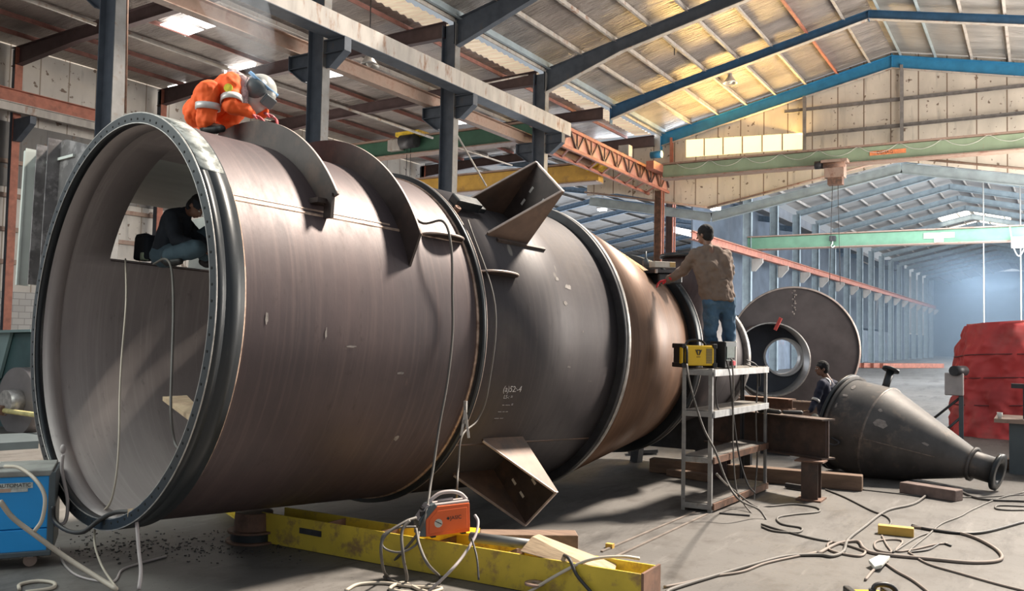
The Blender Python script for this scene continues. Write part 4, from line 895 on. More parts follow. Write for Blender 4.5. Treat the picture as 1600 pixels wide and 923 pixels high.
# --- big ring with inner tube behind
dc = Vector(P(1240, 545, 24.5)); dx = ray(1240, 545); dx.z = 0; dx = (dx.normalized()+Vector((0, .05, 0))).normalized()
r = thing('ring_vessel', 'large dark vessel end standing behind, a wide round plate with a pipe through it', 'vessel', (dc.x, dc.y, 0))
mNav = mat('navy_steel', (.05, .055, .07), .45, .4, .25, 2)
mRing = mat('disc_steel', (.10, .085, .085), .5, .3, .2, 2)
RD = 1.76
tc = Vector(P(1206, 561, 22.6)); tx = ray(1206, 561); tx.z = 0; tx = (tx.normalized()+Vector((0, .10, 0))).normalized(); TR = .97
_, s1_, u1_ = frame(dx); c2_ = tc+tx*(((dc-tc).dot(dx))/tx.dot(dx))
b = MB(); N_ = 96; vs = []
for k in range(N_):
    t = 2*PI*k/N_; e = s1_*math.cos(t)+u1_*math.sin(t); vs += [dc+e*(RD-.01), c2_+e*(TR-.02), c2_+e*(TR-.02)+dx*.03, dc+e*(RD-.01)+dx*.03]
b.add(vs, [(4*k+i, 4*k+(i+1) % 4, 4*((k+1) % N_)+(i+1) % 4, 4*((k+1) % N_)+i) for k in range(N_) for i in range(4)]); b.build('round_plate', mRing, r)
b = MB(); b.lathe(dc, dx, [(-.05, RD-.02), (-.05, RD+.02), (1.6, RD+.02), (1.6, RD-.02)], 128, close=True); b.build('shell_course', mS2, r)
b = MB(); b.lathe(dc, dx, [(-.055, RD-.025), (-.055, RD+.022), (-.05, RD+.022)], 128); b.build('shell_edge', mEdge, r)
b = MB(); b.lathe(tc, tx, [(0, TR-.03), (0, TR), (2.4, TR), ], 96); b.build('pipe_wall', mS1, r)
b = MB(); b.lathe(tc, tx, [(0, TR-.03), (1.3, TR-.035)], 96); b.build('pipe_lining', mat('pipe_lining', (.42, .40, .39), .4, .4, .2, 2), r)
b = MB(); b.lathe(tc, tx, [(-.004, TR-.03), (-.004, TR+.002), (0, TR+.004)], 96); b.build('pipe_edge', mBare, r)
tc2 = tc+tx*1.3; pc_ = P(1224, 557, 23.8); pc_ = pc_+tx*((tc2-pc_).dot(tx)/1.0)
_, s2_, u2_ = frame(tx); vs = []; b = MB()
for k in range(N_):
    t = 2*PI*k/N_; e = s2_*math.cos(t)+u2_*math.sin(t); vs += [tc2+e*(TR-.03), pc_+e*.5]
b.add(vs, [(2*k, 2*k+1, 2*((k+1) % N_)+1, 2*((k+1) % N_)) for k in range(N_)]); b.build('inner_plate', mNav, r)
b = MB(); b.lathe(pc_, tx, [(-.12, .53), (-.12, .48), (.9, .48), (.9, .53)], 96, close=True); b.build('inner_pipe', mat('bright_pipe', (.62, .60, .60), .4, .2, .1, 3), r)
b = MB(); p = V(0, 0, 0); q0_ = tc-tx*.02+Vector((0, -.15, .93)); b.box(q0_, (.05, .08, .35), Matrix.Rotation(math.radians(25), 3, 'X')); b.build('red_clamp', mat('red_clamp', (.5, .06, .05)), r)
b = MB()
for k in range(12): c = dc-dx*.006+Vector((0, .05*math.sin(k*2), 1.0+k*.06)); b.ell(c, (.01, .03+.02*math.sin(k*3), .03), seg=8, rings=5)
b.build('plate_weld', mat('plate_weld', (.3, .26, .24)), r)

# --- red tarpaulin pile
m = mat('red_tarpaulin', (.55, .055, .055), .62, 0, .22, 1.2, (.42, .10, .09), (.5, .68), .8, bmp=.35, bs=2.2)
r = thing('tarpaulin_pile', 'tall pile wrapped in a wrinkled red tarpaulin at the right edge', 'covered pile', (21.5, .4, 0))
from mathutils import noise as mn
b = MB(); nx, nz = 220, 110; x0, x1, y0, y1 = 20.75, 23.6, 1.62, -1.6; Hh = 2.38
per = []
for i in range(nx):
    t = i/nx*2*PI; cx_, sx_ = math.cos(t), math.sin(t); e = 3.6; rr_ = (abs(cx_)**e+abs(sx_)**e)**(-1/e)
    per.append((cx_*rr_, sx_*rr_, t))
vs = []
random.seed(3); ph = [random.random()*6 for _ in range(12)]
for j in range(nz+1):
    w_ = j/nz; z = Hh*w_
    for cx_, sx_, t in per:
        s = 1+.035*math.sin(3*t+4*w_+ph[0])+.02*math.sin(7*t-9*w_+ph[1])+.012*math.sin(17*t+14*w_+ph[2])+.012*math.sin(31*t-22*w_+ph[3])
        q_ = Vector((3.2*math.cos(t), 3.2*math.sin(t), 3.4*w_)); s += .035*(abs(mn.noise(q_*1.1))*2-.6)+.016*(1-3*abs(mn.noise(q_*2.6+Vector((5, 1, 2)))))+.008*mn.noise(q_*7)
        s *= 1-.10*max(0, w_-.75)/.25; s += .05*(1-w_)**3
        zz = z+(.05*math.sin(4*t+ph[4]) if j == nz else 0)*1.0
        vs.append(((x0+x1)/2+(x1-x0)/2*cx_*s, (y0+y1)/2+(y0-y1)/2*sx_*s, zz))
vs.append(((x0+x1)/2, (y0+y1)/2, Hh+.16))
fs = [(j*nx+i, j*nx+(i+1) % nx, (j+1)*nx+(i+1) % nx, (j+1)*nx+i) for j in range(nz) for i in range(nx)]+[(nz*nx+i, nz*nx+(i+1) % nx, (nz+1)*nx) for i in range(nx)]
b.add(vs, fs, True); b.build('tarpaulin', m, r)
for z in (.7, 1.25, 1.72):
    b = MB(); pts = []
    for i in range(0, 220, 5): cx_, sx_, t = per[i]; s = 1.02+.035*math.sin(3*t+4*z/Hh+ph[0])+.02*math.sin(7*t-9*z/Hh+ph[1]); pts.append(((x0+x1)/2+(x1-x0)/2*cx_*s, (y0+y1)/2+(y0-y1)/2*sx_*s, z+.06*math.sin(2*t+z)))
    b.tube(pts, .012, 6, closed=True); b.build('lashing_rope', mat('dark_red_rope', (.12, .03, .03)), r)

# --- stand with pipe clamp left of the tarpaulin
p = fl(1499, 678); p = Vector((19.6, 1.38, 0)); r = thing('pipe_stand', 'grey pipe roller stand on a post in front of the red tarpaulin', 'stand', p)
b = MB(); b.beam(p, p+Vector((0, 0, .95)), .08, .08); b.build('post', mGrD, r)
b = MB(); b.box(p+Vector((-.05, .12, 1.15)), (.12, .34, .45)); b.build('head_box', mGry, r, .02); b = MB(); b.cyl(p+Vector((-.2, .12, 1.42)), p+Vector((.15, -.05, 1.42)), .1); b.build('roller', mDark, r)
b = MB(); b.tube([p+Vector((0, 0, .9)), p+Vector((.1, .7, .25))], .025, 8); b.build('brace', mDark, r); b = MB(); b.tube([p+Vector((0, 0, .5)), p+Vector((-.1, .45, .03))], .025, 8); b.build('brace', mDark, r)
# --- bench at the right edge
p = Vector((15.4, .42, 0)); r = thing('work_bench', 'grey steel bench on a solid leg at the right edge behind the hopper outlet', 'bench', p)
b = MB(); b.box((15.7, -.1, .80), (1.0, 1.45, .06)); b.build('bench_top', mTan, r); b = MB(); b.box((15.6, .22, .385), (.6, .42, .77)); b.build('leg', mGrD, r); b = MB(); b.box((15.6, -.5, .385), (.6, .3, .77)); b.build('leg', mGrD, r)
p = Vector((15.45, .32, .83)); r = thing('bench_vice', 'dark clamp post with a horizontal arm on the bench', 'clamp', p)
b = MB(); b.beam(p+Vector((0, -.12, 0)), p+Vector((0, -.12, .5)), .09, .09); b.build('post', mDark, r); b = MB(); b.beam(p+Vector((0, .08, .5)), p+Vector((0, -.6, .5)), .1, .07); b.build('arm', mDark, r); b = MB(); b.beam(p+Vector((0, -.15, .1)), p+Vector((0, -.5, .45)), .05, .05); b.build('brace', mDark, r)
for i, (dy, m, lab) in enumerate(((.12, mDark, 'dark blue bottle with yellow cap on the bench'), (.52, mWhite, 'white cup at the left end of the bench'))):
    p = Vector((15.3, .0+dy+.03, .83)); r = thing('bottle' if i == 0 else 'cup', lab, 'bottle' if i == 0 else 'cup', p)
    b = MB(); b.lathe(p, (0, 0, 1), [(0, 0), (0, .035), (.10, .035), (.13, .015), (.15, .015), (.15, 0)] if i == 0 else [(0, 0), (0, .03), (.09, .04), (.09, .036), (.01, .027)], 16); b.build('body', m, r)
    if i == 0: b = MB(); b.cyl(p+Vector((0, 0, .15)), p+Vector((0, 0, .18)), .017, 12); b.build('cap', mYel, r)

# --- yellow H beam lying on its side under the vessel
y0_, y1_ = 6.15, 2.42; xb_ = 5.83
def yb(y, dx, z): return Vector((xb_+(6.15-y)*.03+dx, y, z))
r = thing('yellow_beam', 'long yellow painted H beam lying on its side in front of and under the vessel', 'beam', yb(4.5, 0, 0))
b = MB(); b.beam(yb(y0_, -.13, .14), yb(y1_, -.13, .14), .018, .27); b.build('near_flange', mYB, r); b = MB(); b.beam(yb(y0_, .15, .14), yb(y1_, .15, .14), .018, .27); b.build('far_flange', mYB, r)
b = MB(); b.beam(yb(y0_, .01, .13), yb(y1_, .01, .13), .26, .014); b.build('web', mYB, r)
for y in (2.95, 3.55, 4.2, 4.8, 5.4): b = MB(); b.box(yb(y, .01, .2), (.26, .014, .13)); b.build('stiffener', mRust, r)
b = MB(); b.box(yb(y1_, .01, .145), (.32, .02, .28)); b.build('end_plate', mRust, r)
c = yb(3.25, -.14, .10); b = MB(); b.lathe(c-Vector((.07, 0, 0)), (0, 0, 1), [(-.008, .025), (-.008, .075), (.008, .075), (.008, .025)], 24, close=True); b.build('lifting_eye', mTan, r)
b = MB(); b.box(yb(5.55, -.142, .17), (.01, .26, .05)); b.build('slot_recess', mDark, r)
# second beam piece further left and roller stand
b = MB(); b.ibeam((6.7, 7.9, .13), (6.25, 6.95, .13), .2, .26); tag(b.build('steel_beam', mYB), 'dull yellow beam end on the floor under the vessel left of the jack', 'beam')
c = Vector((5.78, 6.42, 0)); c = fl(395, 852); c = Vector((c.x+.15, c.y+.16, 0)); r = thing('roller_jack', 'round steel jack stand carrying the vessel near its open end', 'jack', c)
b = MB(); b.lathe(c, (0, 0, 1), [(0, 0), (0, .25), (.02, .25), (.02, .20), (.09, .20), (.09, .235), (.11, .235), (.11, .18), (.27, .17), (.27, 0)], 48, smooth=False); b.build('drum', mRust, r, .004)
b = MB(); b.lathe(c, (0, 0, 1), [(.02, .205), (.09, .205)], 48); b.build('dark_band', mBlk, r)
b = MB(); b.lathe(Vector((6.4, 7.25, .27)), (0, 0, 1), [(-.008, .03), (-.008, .09), (.008, .09), (.008, .03)], 24, close=True); tag(b.build('steel_washer', mDark), 'large steel washer lying on the dull yellow beam end', 'washer')
# pipe, planks on the beam
p0, p1 = P(735, 838, 6.95), P(846, 852, 6.75); b = MB(); b.lathe(p0, p1-p0, [(0, .03), (0, .04), ((p1-p0).length, .04), ((p1-p0).length, .03), (0, .03)], 24); tag(b.build('steel_pipe', mat('grey_pipe', (.17, .18, .18), .45, .3, .1, 3)), 'grey steel pipe lying along the top of the yellow beam', 'pipe')
b = MB(); s0 = [P(892, 862, 6.55), P(895, 845, 6.5), P(998, 888, 6.2), P(992, 896, 6.25)]; b.prism([yb(3.42, -.1, .30), yb(3.38, .02, .40), yb(2.75, .1, .24), yb(2.7, -.05, .21)], (1, 0, 0), .11); tag(b.build('timber_wedge', mWoodL, None, .01), 'split pale timber wedge resting in the end of the yellow beam', 'timber')
b = MB(); b.prism([V(0, 0, 0)*0+v for v in (P(700, 832, 7.15), P(748, 835, 7.1), P(750, 826, 7.3), P(702, 823, 7.35))], (0, 0, 1), .02); tag(b.build('yellow_shim', mYel), 'thin yellow packing plate beneath the orange welding machine', 'plate')

# --- orange welding machine on the yellow beam
a = P(660, 838, 6.9); a = yb(4.42, -.10, .285); x = (P(742, 830, 7.08)-P(660, 838, 6.9)); x.z = 0; x.normalize(); y = Vector((0, 0, 1)).cross(x).normalized()
tilt = math.radians(2.5); x = (x+Vector((0, 0, math.tan(tilt)))).normalized(); zz = x.cross(y).normalized(); a = P(660, 839, 6.93)
hJ = Matrix((x, y, zz)).transposed()
def J(u, v, w): return a+x*u+y*v+zz*w
r = thing('welding_machine', 'orange welding machine with grey handle standing on the yellow beam', 'welding machine', a, hJ)
prof = [(.03, .0), (.41, .0), (.41, .235), (.13, .235), (.03, .135)]
b = MB(); b.prism([J(u, 0, w) for u, w in prof], y, .15, False); b.build('side_cover', mOra, r, .006)
b = MB(); b.prism([J(u, -.006, w) for u, w in ((.055, .02), (.385, .03), (.385, .205), (.13, .2), (.06, .13))], y, .01, False); b.build('cover_relief', mOra, r, .004)
b = MB(); b.prism([J(u, -.004, w) for u, w in ((-.02, .01), (.03, 0), (.03, .135), (.13, .235), (.11, .26), (.075, .245), (-.02, .14))], y, .158, False); b.build('front_frame', mGrD, r, .005)
b = MB()
for i in range(9): b.box(J(-.02, .075, .02+i*.014), (.012, .14, .007), hJ)
b.build('front_louvre', mBare, r)
b = MB(); b.prism([J(u, .02, w) for u, w in ((-.03, .135), (.005, .13), (.085, .235), (.06, .255))], y, .11, False); b.build('control_panel', mGry, r, .004)
b = MB(); b.box(J(.015, .02, .185), (.05, .02, .04), hJ); b.box(J(.03, .075, .215), (.03, .08, .02), hJ); b.build('display', mBlack, r)
b = MB(); b.prism([J(u, .01, w) for u, w in ((.10, .235), (.41, .235), (.41, .255), (.10, .25))], y, .13, False); b.build('top_cover', mGry, r, .005)
b = MB(); b.tube(spline([J(.08, .075, .25), J(.12, .075, .29), J(.19, .075, .325), J(.29, .075, .325), J(.36, .075, .30), J(.41, .075, .25)]), .016, 10); b.tube([J(.16, .075, .262), J(.29, .075, .268)], .012, 8); b.build('handle', mGry, r)
b = MB(); b.cyl(J(.135, -.008, .10), J(.135, .01, .10), .034, 24); b.build('round_badge', mat('badge_grey', (.55, .55, .5)), r)
b = MB(); b.box(J(.135, -.009, .105), (.06, .004, .006), hJ @ Matrix.Rotation(.5, 3, 'Y')); b.build('badge_bar', mDark, r)
text('lettering', 'JASIC', J(.285, -.008, .13), x, zz, .042, mDark, r)
b = MB(); b.prism([J(u, -.009, w) for u, w in ((.205, .13), (.218, .143), (.231, .13), (.218, .117))], y, .004); b.build('logo_mark', mDark, r)
for u in (.1, .36): b = MB(); b.box(J(u, .075, -.008), (.04, .12, .016), hJ); b.build('foot', mBlack, r)

# --- blue wheeled machine at the left edge
c0 = fl(76, 884); fwd = Vector((.0, 1, 0)); fx = (fl(0, 890)-fl(76, 884)); fx.z = 0; fx.normalize(); fy = fx.cross(Vector((0, 0, 1))).normalized()
if fy.dot(c0) < 0: fy = -fy
c0 = c0+Vector((0, 0, .0)); hB = Matrix((fx, fy, Vector((0, 0, 1)))).transposed()
def B(u, v, w): return c0+fx*u+fy*v+Vector((0, 0, w))
r = thing('welding_rectifier', 'blue wheeled welding machine at the left edge below the open vessel flange', 'welding machine', c0, hB)
mBl = mat('machine_blue', (.02, .36, .85), .4, 0, .05, 3, (.015, .28, .68), (.6, .75), 3)
b = MB(); b.box(B(.32, .3, .52), (.60, .56, .42), hB); b.build('upper_panel', mBl, r, .008); b = MB(); b.box(B(.32, .3, .215), (.60, .56, .18), hB); b.build('lower_panel', mBl, r, .008)
b = MB(); b.box(B(.0, .3, .44), (.05, .6, .64), hB); b.box(B(.32, .3, .11), (.66, .62, .04), hB); b.build('frame', mGrD, r, .006)
b = MB(); b.box(B(.32, .3, .755), (.64, .6, .05), hB); b.build('top_cover', mat('dusty_grey', (.30, .30, .28), .7), r, .01)
b = MB(); b.box(B(.28, .014, .66), (.28, .006, .045), hB); b.box(B(.30, .014, .625), (.25, .006, .03), hB); b.build('rating_label', mat('label_white', (.6, .62, .58), .7, 0, .3, 30), r)
text('lettering', 'AUTOMATIC', B(.27, .009, .662), -fx if False else (fx if fx.dot(_ex*0+cam2w(Vector((1, 0, 0)))) > 0 else -fx), (0, 0, 1), .04, mDark, r)
b = MB(); b.box(B(.34, .011, .627), (.09, .004, .026), hB); b.build('label_patch', mat('label_pink', (.6, .4, .3)), r)
b = MB(); b.tube(spline([B(-.02, .12, .30), B(-.10, .12, .33), B(-.11, .12, .5), B(-.06, .12, .75), B(-.06, .12, .88)]), .014, 8); b.build('crank_handle', mGry, r); b = MB(); b.ell(B(-.06, .12, .93), (.024, .024, .04)); b.build('crank_knob', mGry, r)
b = MB(); b.box(B(.5, .2, .81), (.16, .12, .06), hB); b.build('terminal_box', mGry, r)
for u, v in ((.14, .06), (.55, .06), (.14, .52)):
    k = B(u, v, .05); b = MB(); b.cyl(k-fy*.015, k+fy*.015, .05, 24); wh = b.build('caster_wheel', mTan, r); b = MB(); b.box(k+Vector((0, 0, .05)), (.04, .05, .05), hB); b.build('caster_fork', mGry, wh)
# --- green machine far left
g0 = Vector((8.2, 14.7, 0)); r = thing('rolling_machine', 'dark green plate rolling machine housing at the left edge behind the flange', 'machine', g0)
mTeal = mat('teal_paint', (.05, .10, .105), .5, .1, .15, 2); mTealL = mat('teal_paint_light', (.20, .28, .28), .5, .1, .1, 2)
b = MB(); c = [onX(x_, y_, 9.2) for x_, y_ in ((0, 520), (60, 518), (60, 690), (-10, 690), (-10, 600))]; b.prism(c, (1, 0, 0), .5, False); b.build('housing', mTeal, r, .02)
b = MB(); c = [onX(x_, y_, 9.15) for x_, y_ in ((-30, 518), (19, 518), (0, 590), (-30, 620))]; b.prism(c, (1, 0, 0), .06); b.build('side_plate', mTealL, r); b = MB(); c = [onX(x_, y_, 9.15) for x_, y_ in ((-20, 516), (60, 514), (60, 518), (-20, 520))]; b.prism(c, (1, 0, 0), .3); b.build('top_ledge', mTealL, r)
k = onX(46, 625, 9.1); b = MB(); b.cyl(k, k-Vector((.25, 0, 0)), .62, 48); b.build('roll_disc', mat('roll_steel', (.22, .20, .20), .4, .4, .1, 3), r); b = MB(); b.cyl(k-Vector((.2, .1, 0)), k-Vector((.5, .1, 0)), .22, 32); b.build('roll_shaft', mBare, r)
p0, p1 = onX(0, 640, 8.6), onX(60, 648, 8.6); b = MB(); b.cyl(p0+(p0-p1), p1+(p1-p0)*2, .045, 16); b.build('drive_shaft', mat('pale_yellow', (.62, .55, .25)), r); b = MB(); b.cyl(p0-(p1-p0)*.1, p0+(p1-p0)*.12, .09, 16); b.build('shaft_collar', mRust, r)
b = MB(); c = [fl(x_, y_) for x_, y_ in ((-40, 690), (60, 686), (60, 700), (-40, 706))]; b.prism(c, (0, 0, 1), .12, False); b.build('bed_plate', mGrD, r)

# --- small things on the floor
p0, p1 = fl(1372, 832), fl(1428, 838); b = MB(); d_, s_, u_ = frame(p1-p0); b.beam(p0+Vector((0, 0, .045)), p1+Vector((0, 0, .045)), .1, .09); tag(b.build('wood_block', mat('yellow_block', (.62, .38, .08), .7, 0, .12, 6), None, .008), 'yellow painted wooden block on the floor among the cables', 'block')
b = MB(); p0 = fl(953, 855); b.box(p0+Vector((0, 0, .02)), (.05, .07, .04)); tag(b.build('wood_block', mat('yellow_block', (.72, .47, .10))), 'tiny yellow block on the floor beyond the beam end', 'block')
b = MB(); c = [fl(1357, 876, .05), fl(1373, 868, .06), fl(1391, 870, .03), fl(1378, 884, .05), fl(1366, 888, .02)]; b.prism(c, (0, 0, 1), .03); tag(b.build('taped_joint', mat('clear_tape', (.6, .62, .58), .3, 0, .2, 20), None, .008), 'cable joint wrapped in whitish plastic on the floor', 'joint')
# yellow machine at the lower edge
a = fl(1352, 1000); x = (P(1405, 952, 6.3)-P(1350, 952, 6.3)); x.z = 0; x.normalize(); y = Vector((0, 0, 1)).cross(x); hY = Matrix((x, y, Vector((0, 0, 1)))).transposed()
def Yp(u, v, w): return a+x*u+y*v+Vector((0, 0, w))
r = thing('welding_machine', 'yellow welding machine with black handle cut off by the bottom edge', 'welding machine', a, hY)
b = MB(); b.box(Yp(.15, .19, .125), (.20, .38, .2), hY); b.build('casing', mYel, r, .01); b = MB(); b.box(Yp(.02, .19, .13), (.05, .38, .24), hY); b.box(Yp(.28, .19, .13), (.05, .38, .24), hY); b.build('end_cap', mBlack, r, .01)
b = MB(); b.tube(spline([Yp(.13, .2, .24), Yp(.15, .2, .30), Yp(.22, .2, .31), Yp(.28, .2, .28), Yp(.31, .2, .2)]), .018, 10); b.build('handle', mBlack, r); b = MB(); b.cyl(Yp(.13, .2, .22), Yp(.13, .2, .28), .025, 12); b.build('handle_boss', mBlack, r)

# --- cables
def cable(name, lab, pts, r_=.012, m=None, n=8):
    w = []
    for p in pts:
        w.append(fl(p[0], p[1], r_+(p[2] if len(p) > 2 else 0)) if not isinstance(p, Vector) else p)
    b = MB(); b.tube(spline(w, n), r_, 6); return tag(b.build(name, m or mCable), lab, 'cable')
cable('welding_cable', 'thick cable crossing the floor below the hopper and looping at the plastic joint', [(1600, 782), (1530, 778), (1490, 762), (1465, 760, .02), (1430, 785), (1385, 797), (1350, 822), (1325, 842), (1318, 860), (1300, 868), (1278, 866), (1230, 868), (1180, 880), (1060, 916), (1040, 926)], .016, mCable)
cable('welding_cable', 'pale brown cable forming the large loop right of the yellow block', [(1278, 864), (1310, 848), (1340, 845), (1350, 856), (1370, 864), (1450, 872), (1520, 878), (1562, 874), (1560, 860), (1530, 842), (1500, 832), (1470, 828), (1425, 822)], .016, mCableT)
cable('welding_cable', 'dark green cable pair running right from the yellow block', [(1425, 820), (1450, 826), (1498, 832), (1540, 830), (1600, 814)], .016, mCableB)
cable('welding_cable', 'pale cable from the plastic joint to the lower right', [(1382, 878), (1402, 892), (1430, 908), (1470, 940)], .012, mCableT)
cable('welding_cable', 'thin pale cable running to the lower right corner', [(1420, 862), (1450, 880), (1500, 895), (1560, 912), (1600, 922)], .010, mCableT)
cable('welding_cable', 'thin cable from the hopper outlet to the yellow block', [(1600, 768), (1560, 778), (1520, 795), (1500, 806), (1470, 818), (1450, 835), (1425, 855), (1420, 862)], .010)
cable('welding_cable', 'cable running from the trestle foot to the loop', [(1290, 764), (1320, 776), (1360, 796), (1385, 806), (1392, 816), (1382, 828)], .011)
cable('welding_cable', 'thin line along the floor behind the timber block', [(1345, 764), (1400, 770), (1440, 774), (1520, 776), (1600, 772)], .008)
cable('welding_cable', 'dark cable snaking on the floor right of the rack', [(1120, 740, .9), (1140, 760, .3), (1180, 790), (1205, 790), (1240, 787), (1275, 792), (1278, 799), (1240, 803), (1215, 808), (1222, 818), (1252, 824), (1245, 831), (1210, 829), (1190, 822)], .011)
cable('welding_cable', 'cable running from under the rack towards the floor loops', [(1190, 818), (1215, 826), (1260, 838), (1290, 844), (1295, 842)], .011)
cable('welding_cable', 'pale loop of cable left of the plastic joint', [(1295, 845), (1320, 850), (1345, 858), (1352, 862), (1340, 868), (1300, 860), (1293, 850), (1300, 846)], .012, mCableT)
cable('welding_cable', 'small loops of pale cable below the yellow block', [(1378, 836), (1385, 850), (1392, 862), (1370, 858), (1368, 846), (1390, 842), (1410, 845), (1400, 860), (1425, 858), (1460, 850), (1480, 848)], .010, mCableT)
cable('welding_cable', 'thin cables below the yellow block fanning right', [(1395, 862), (1430, 840), (1450, 832)], .010)
cable('welding_cable', 'thin cable end curling right of the yellow block', [(1420, 862), (1450, 858), (1470, 848), (1486, 852)], .010, mCableB)
cable('welding_cable', 'cable doubled back at the right edge', [(1600, 790), (1560, 789), (1557, 794), (1575, 796), (1600, 796)], .011)
cable('welding_cable', 'cable entering the plastic joint from the bottom edge', [(1352, 905), (1362, 893), (1372, 884)], .012, mCableT)
cable('welding_cable', 'pale cable pair crossing to the beam end', [(1038, 916), (1070, 910), (1110, 900), (1160, 892), (1200, 878), (1275, 862)], .012, mCableT)
# cables hanging over the rack
def hang(name, lab, pts, r_=.011, m=None): b = MB(); b.tube(spline([P(*p) for p in pts], 6), r_, 6); return tag(b.build(name, m or mCable), lab, 'cable')
hang('hanging_cable', 'grey cable hanging from the yellow machine across the rack to the floor', [(1073, 568, 9.85), (1076, 590, 9.75), (1085, 625, 9.7), (1100, 670, 9.6), (1118, 705, 9.5), (1135, 750, 9.45), (1155, 780, 9.3), (1185, 795, 9.5), (1200, 815, 9.4)], .012)
hang('hanging_cable', 'thin dark cable hanging in front of the middle of the rack', [(1143, 560, 10.1), (1146, 600, 10.2), (1145, 680, 10.2), (1150, 760, 10.1), (1165, 790, 9.9), (1185, 812, 9.6)], .009)
hang('hanging_cable', 'dark cable dropping from the black machine through the rack', [(1135, 562, 10.1), (1141, 590, 10.2), (1146, 650, 10.25), (1155, 712, 10.3), (1168, 755, 10.2), (1180, 770, 10.2)], .010, mCableB)
hang('hanging_cable', 'cable looping over the right end of the rack top', [(1166, 568, 10.9), (1178, 575, 11.2), (1184, 590, 11.3), (1181, 650, 11.2), (1183, 720, 11.1), (1178, 780, 10.6), (1180, 800, 10.0)], .010)
hang('hanging_cable', 'dark cable end dangling at the right of the rack top', [(1166, 562, 11.0), (1180, 568, 11.2), (1187, 580, 11.3), (1187, 603, 11.3)], .010, mCableB)
hang('hanging_cable', 'thin cable down the left inner side of the rack', [(1122, 578, 9.9), (1118, 600, 9.9), (1120, 630, 10), (1123, 640, 10)], .008, mCableB)
# cables over the big vessel
def drape(name, lab, pts, r_, m): b = MB(); b.tube(spline(pts, 8), r_, 6); return tag(b.build(name, m), lab, 'cable')
on = lambda a_, p_, k=.012: V(a_, VR+k, p_)
drape('hanging_cable', 'long dark cable draped over the vessel beside the joint ring down to the floor coils', [on(2.05, 50, .02), on(2.12, 37, .03), V(2.2, 1.86, 33), V(2.22, 1.83, 25), V(2.24, 1.72, 12), W(2.25, 1.70, 0), W(2.2, 1.72, -.4), W(2.1, 1.75, -.8), W(1.98, 1.82, -1.2), W(1.75, 1.98, -1.55), fl(612, 880, .015)], .012, mCable)
drape('hanging_cable', 'thin cable hanging down the joint ring behind the orange machine', [V(2.72, 1.75, 40), V(2.74, 1.76, 10), V(2.74, 1.76, -15), V(2.72, 1.77, -25)]+[P(722, 680, 7.6), P(716, 730, 7.5), P(714, 770, 7.4), fl(712, 850, .02)], .009, mCable)
hang('hanging_cable', 'thin pale cable hanging inside the open vessel mouth and out over the flange', [(196, 404, 8.4), (197, 470, 7.9), (190, 560, 7.6), (187, 620, 7.4), (186, 680, 7.2), (182, 740, 7.1), (172, 785, 7.15), (152, 806, 7.3), (149, 820, 7.25), (148, 850, 7.0), (160, 885, 6.8), (182, 918, 6.4)], .009, mCableL)
hang('hanging_cable', 'grey cable hanging inside the vessel near the right lip', [(240, 412, 8.3), (258, 404, 8.1), (268, 420, 7.9), (271, 480, 7.4), (269, 560, 7.0), (267, 640, 6.75), (273, 690, 6.7), (284, 704, 6.5)], .012, mCable)
hang('hanging_cable', 'thick black cable clamped to the lower flange beside the blue machine', [(212, 799, 6.6), (180, 800, 6.7), (155, 812, 6.8), (130, 830, 6.8), (105, 828, 6.9), (85, 812, 7.0), (83, 790, 7.0)], .018, mCableB)
hang('hanging_cable', 'pale clamp cable dropping from the lower flange to the floor', [(213, 799, 6.55), (214, 820, 6.5), (217, 860, 6.4), (220, 890, 6.3), (217, 920, 6.2)], .014, mGry)
b = MB(); b.box(P(210, 800, 6.55), (.08, .05, .06)); tag(b.build('earth_clamp', mWoodL), 'pale earth clamp biting the lower rim of the flange', 'clamp')
hang('hanging_cable', 'thick cream cable slanting across the blue machine down to the floor', [(0, 782, 6.1), (20, 808, 6.15), (55, 835, 6.2), (100, 868, 6.25), (150, 900, 6.2), (182, 920, 6.1)], .018, mCableL)
hang('hanging_cable', 'cream cable looping over the top of the blue machine', [(8, 728, 6.6), (30, 730, 6.45), (55, 748, 6.3), (70, 775, 6.25), (66, 810, 6.22), (54, 829, 6.2)], .014, mCableL)
cable('welding_cable', 'oval loop of cream cable on the floor below the blue machine', [(30, 920), (32, 912), (60, 907), (84, 910), (80, 918), (40, 924)], .014, mCableL)
cable('welding_cable', 'thin grey hose from the blue machine along the floor', [(92, 855, .05), (100, 880), (125, 900), (175, 908), (190, 890), (215, 880), (260, 868)], .009, mGry)
# coils at the orange machine
cable('cable_coil', 'large hanging coil of grey cable left of the orange machine', [P(650, 808, 6.7), P(632, 815, 6.6), P(600, 838, 6.5), P(596, 870, 6.5), fl(606, 902, .02), fl(635, 908, .02), P(630, 870, 6.5), P(628, 830, 6.55), P(640, 812, 6.6)], .012)
cable('cable_coil', 'looping cable hanging down the yellow beam below the orange machine', [P(650, 825, 6.7), P(655, 850, 6.6), P(668, 880, 6.45), fl(688, 902, .02), fl(680, 912, .02), fl(630, 912, .02), fl(600, 900, .02)], .012)
cable('cable_coil', 'thin upper loop of cable against the yellow beam', [P(650, 822, 6.75), P(620, 824, 6.7), P(598, 836, 6.65), P(600, 855, 6.62), P(625, 862, 6.6), P(650, 850, 6.62), P(655, 830, 6.7)], .009)
cable('power_cable', 'grey supply cable from the back of the orange machine over the yellow beam', [P(742, 804, 6.75), P(747, 815, 6.7), P(742, 838, 6.6), P(722, 870, 6.45), P(700, 895, 6.35), fl(668, 925, .02)], .012, mGry)
cable('power_cable', 'thin black cable hanging down the yellow beam right of the orange machine', [P(737, 840, 6.55), P(745, 870, 6.4), P(748, 905, 6.3)], .008, mCableB)
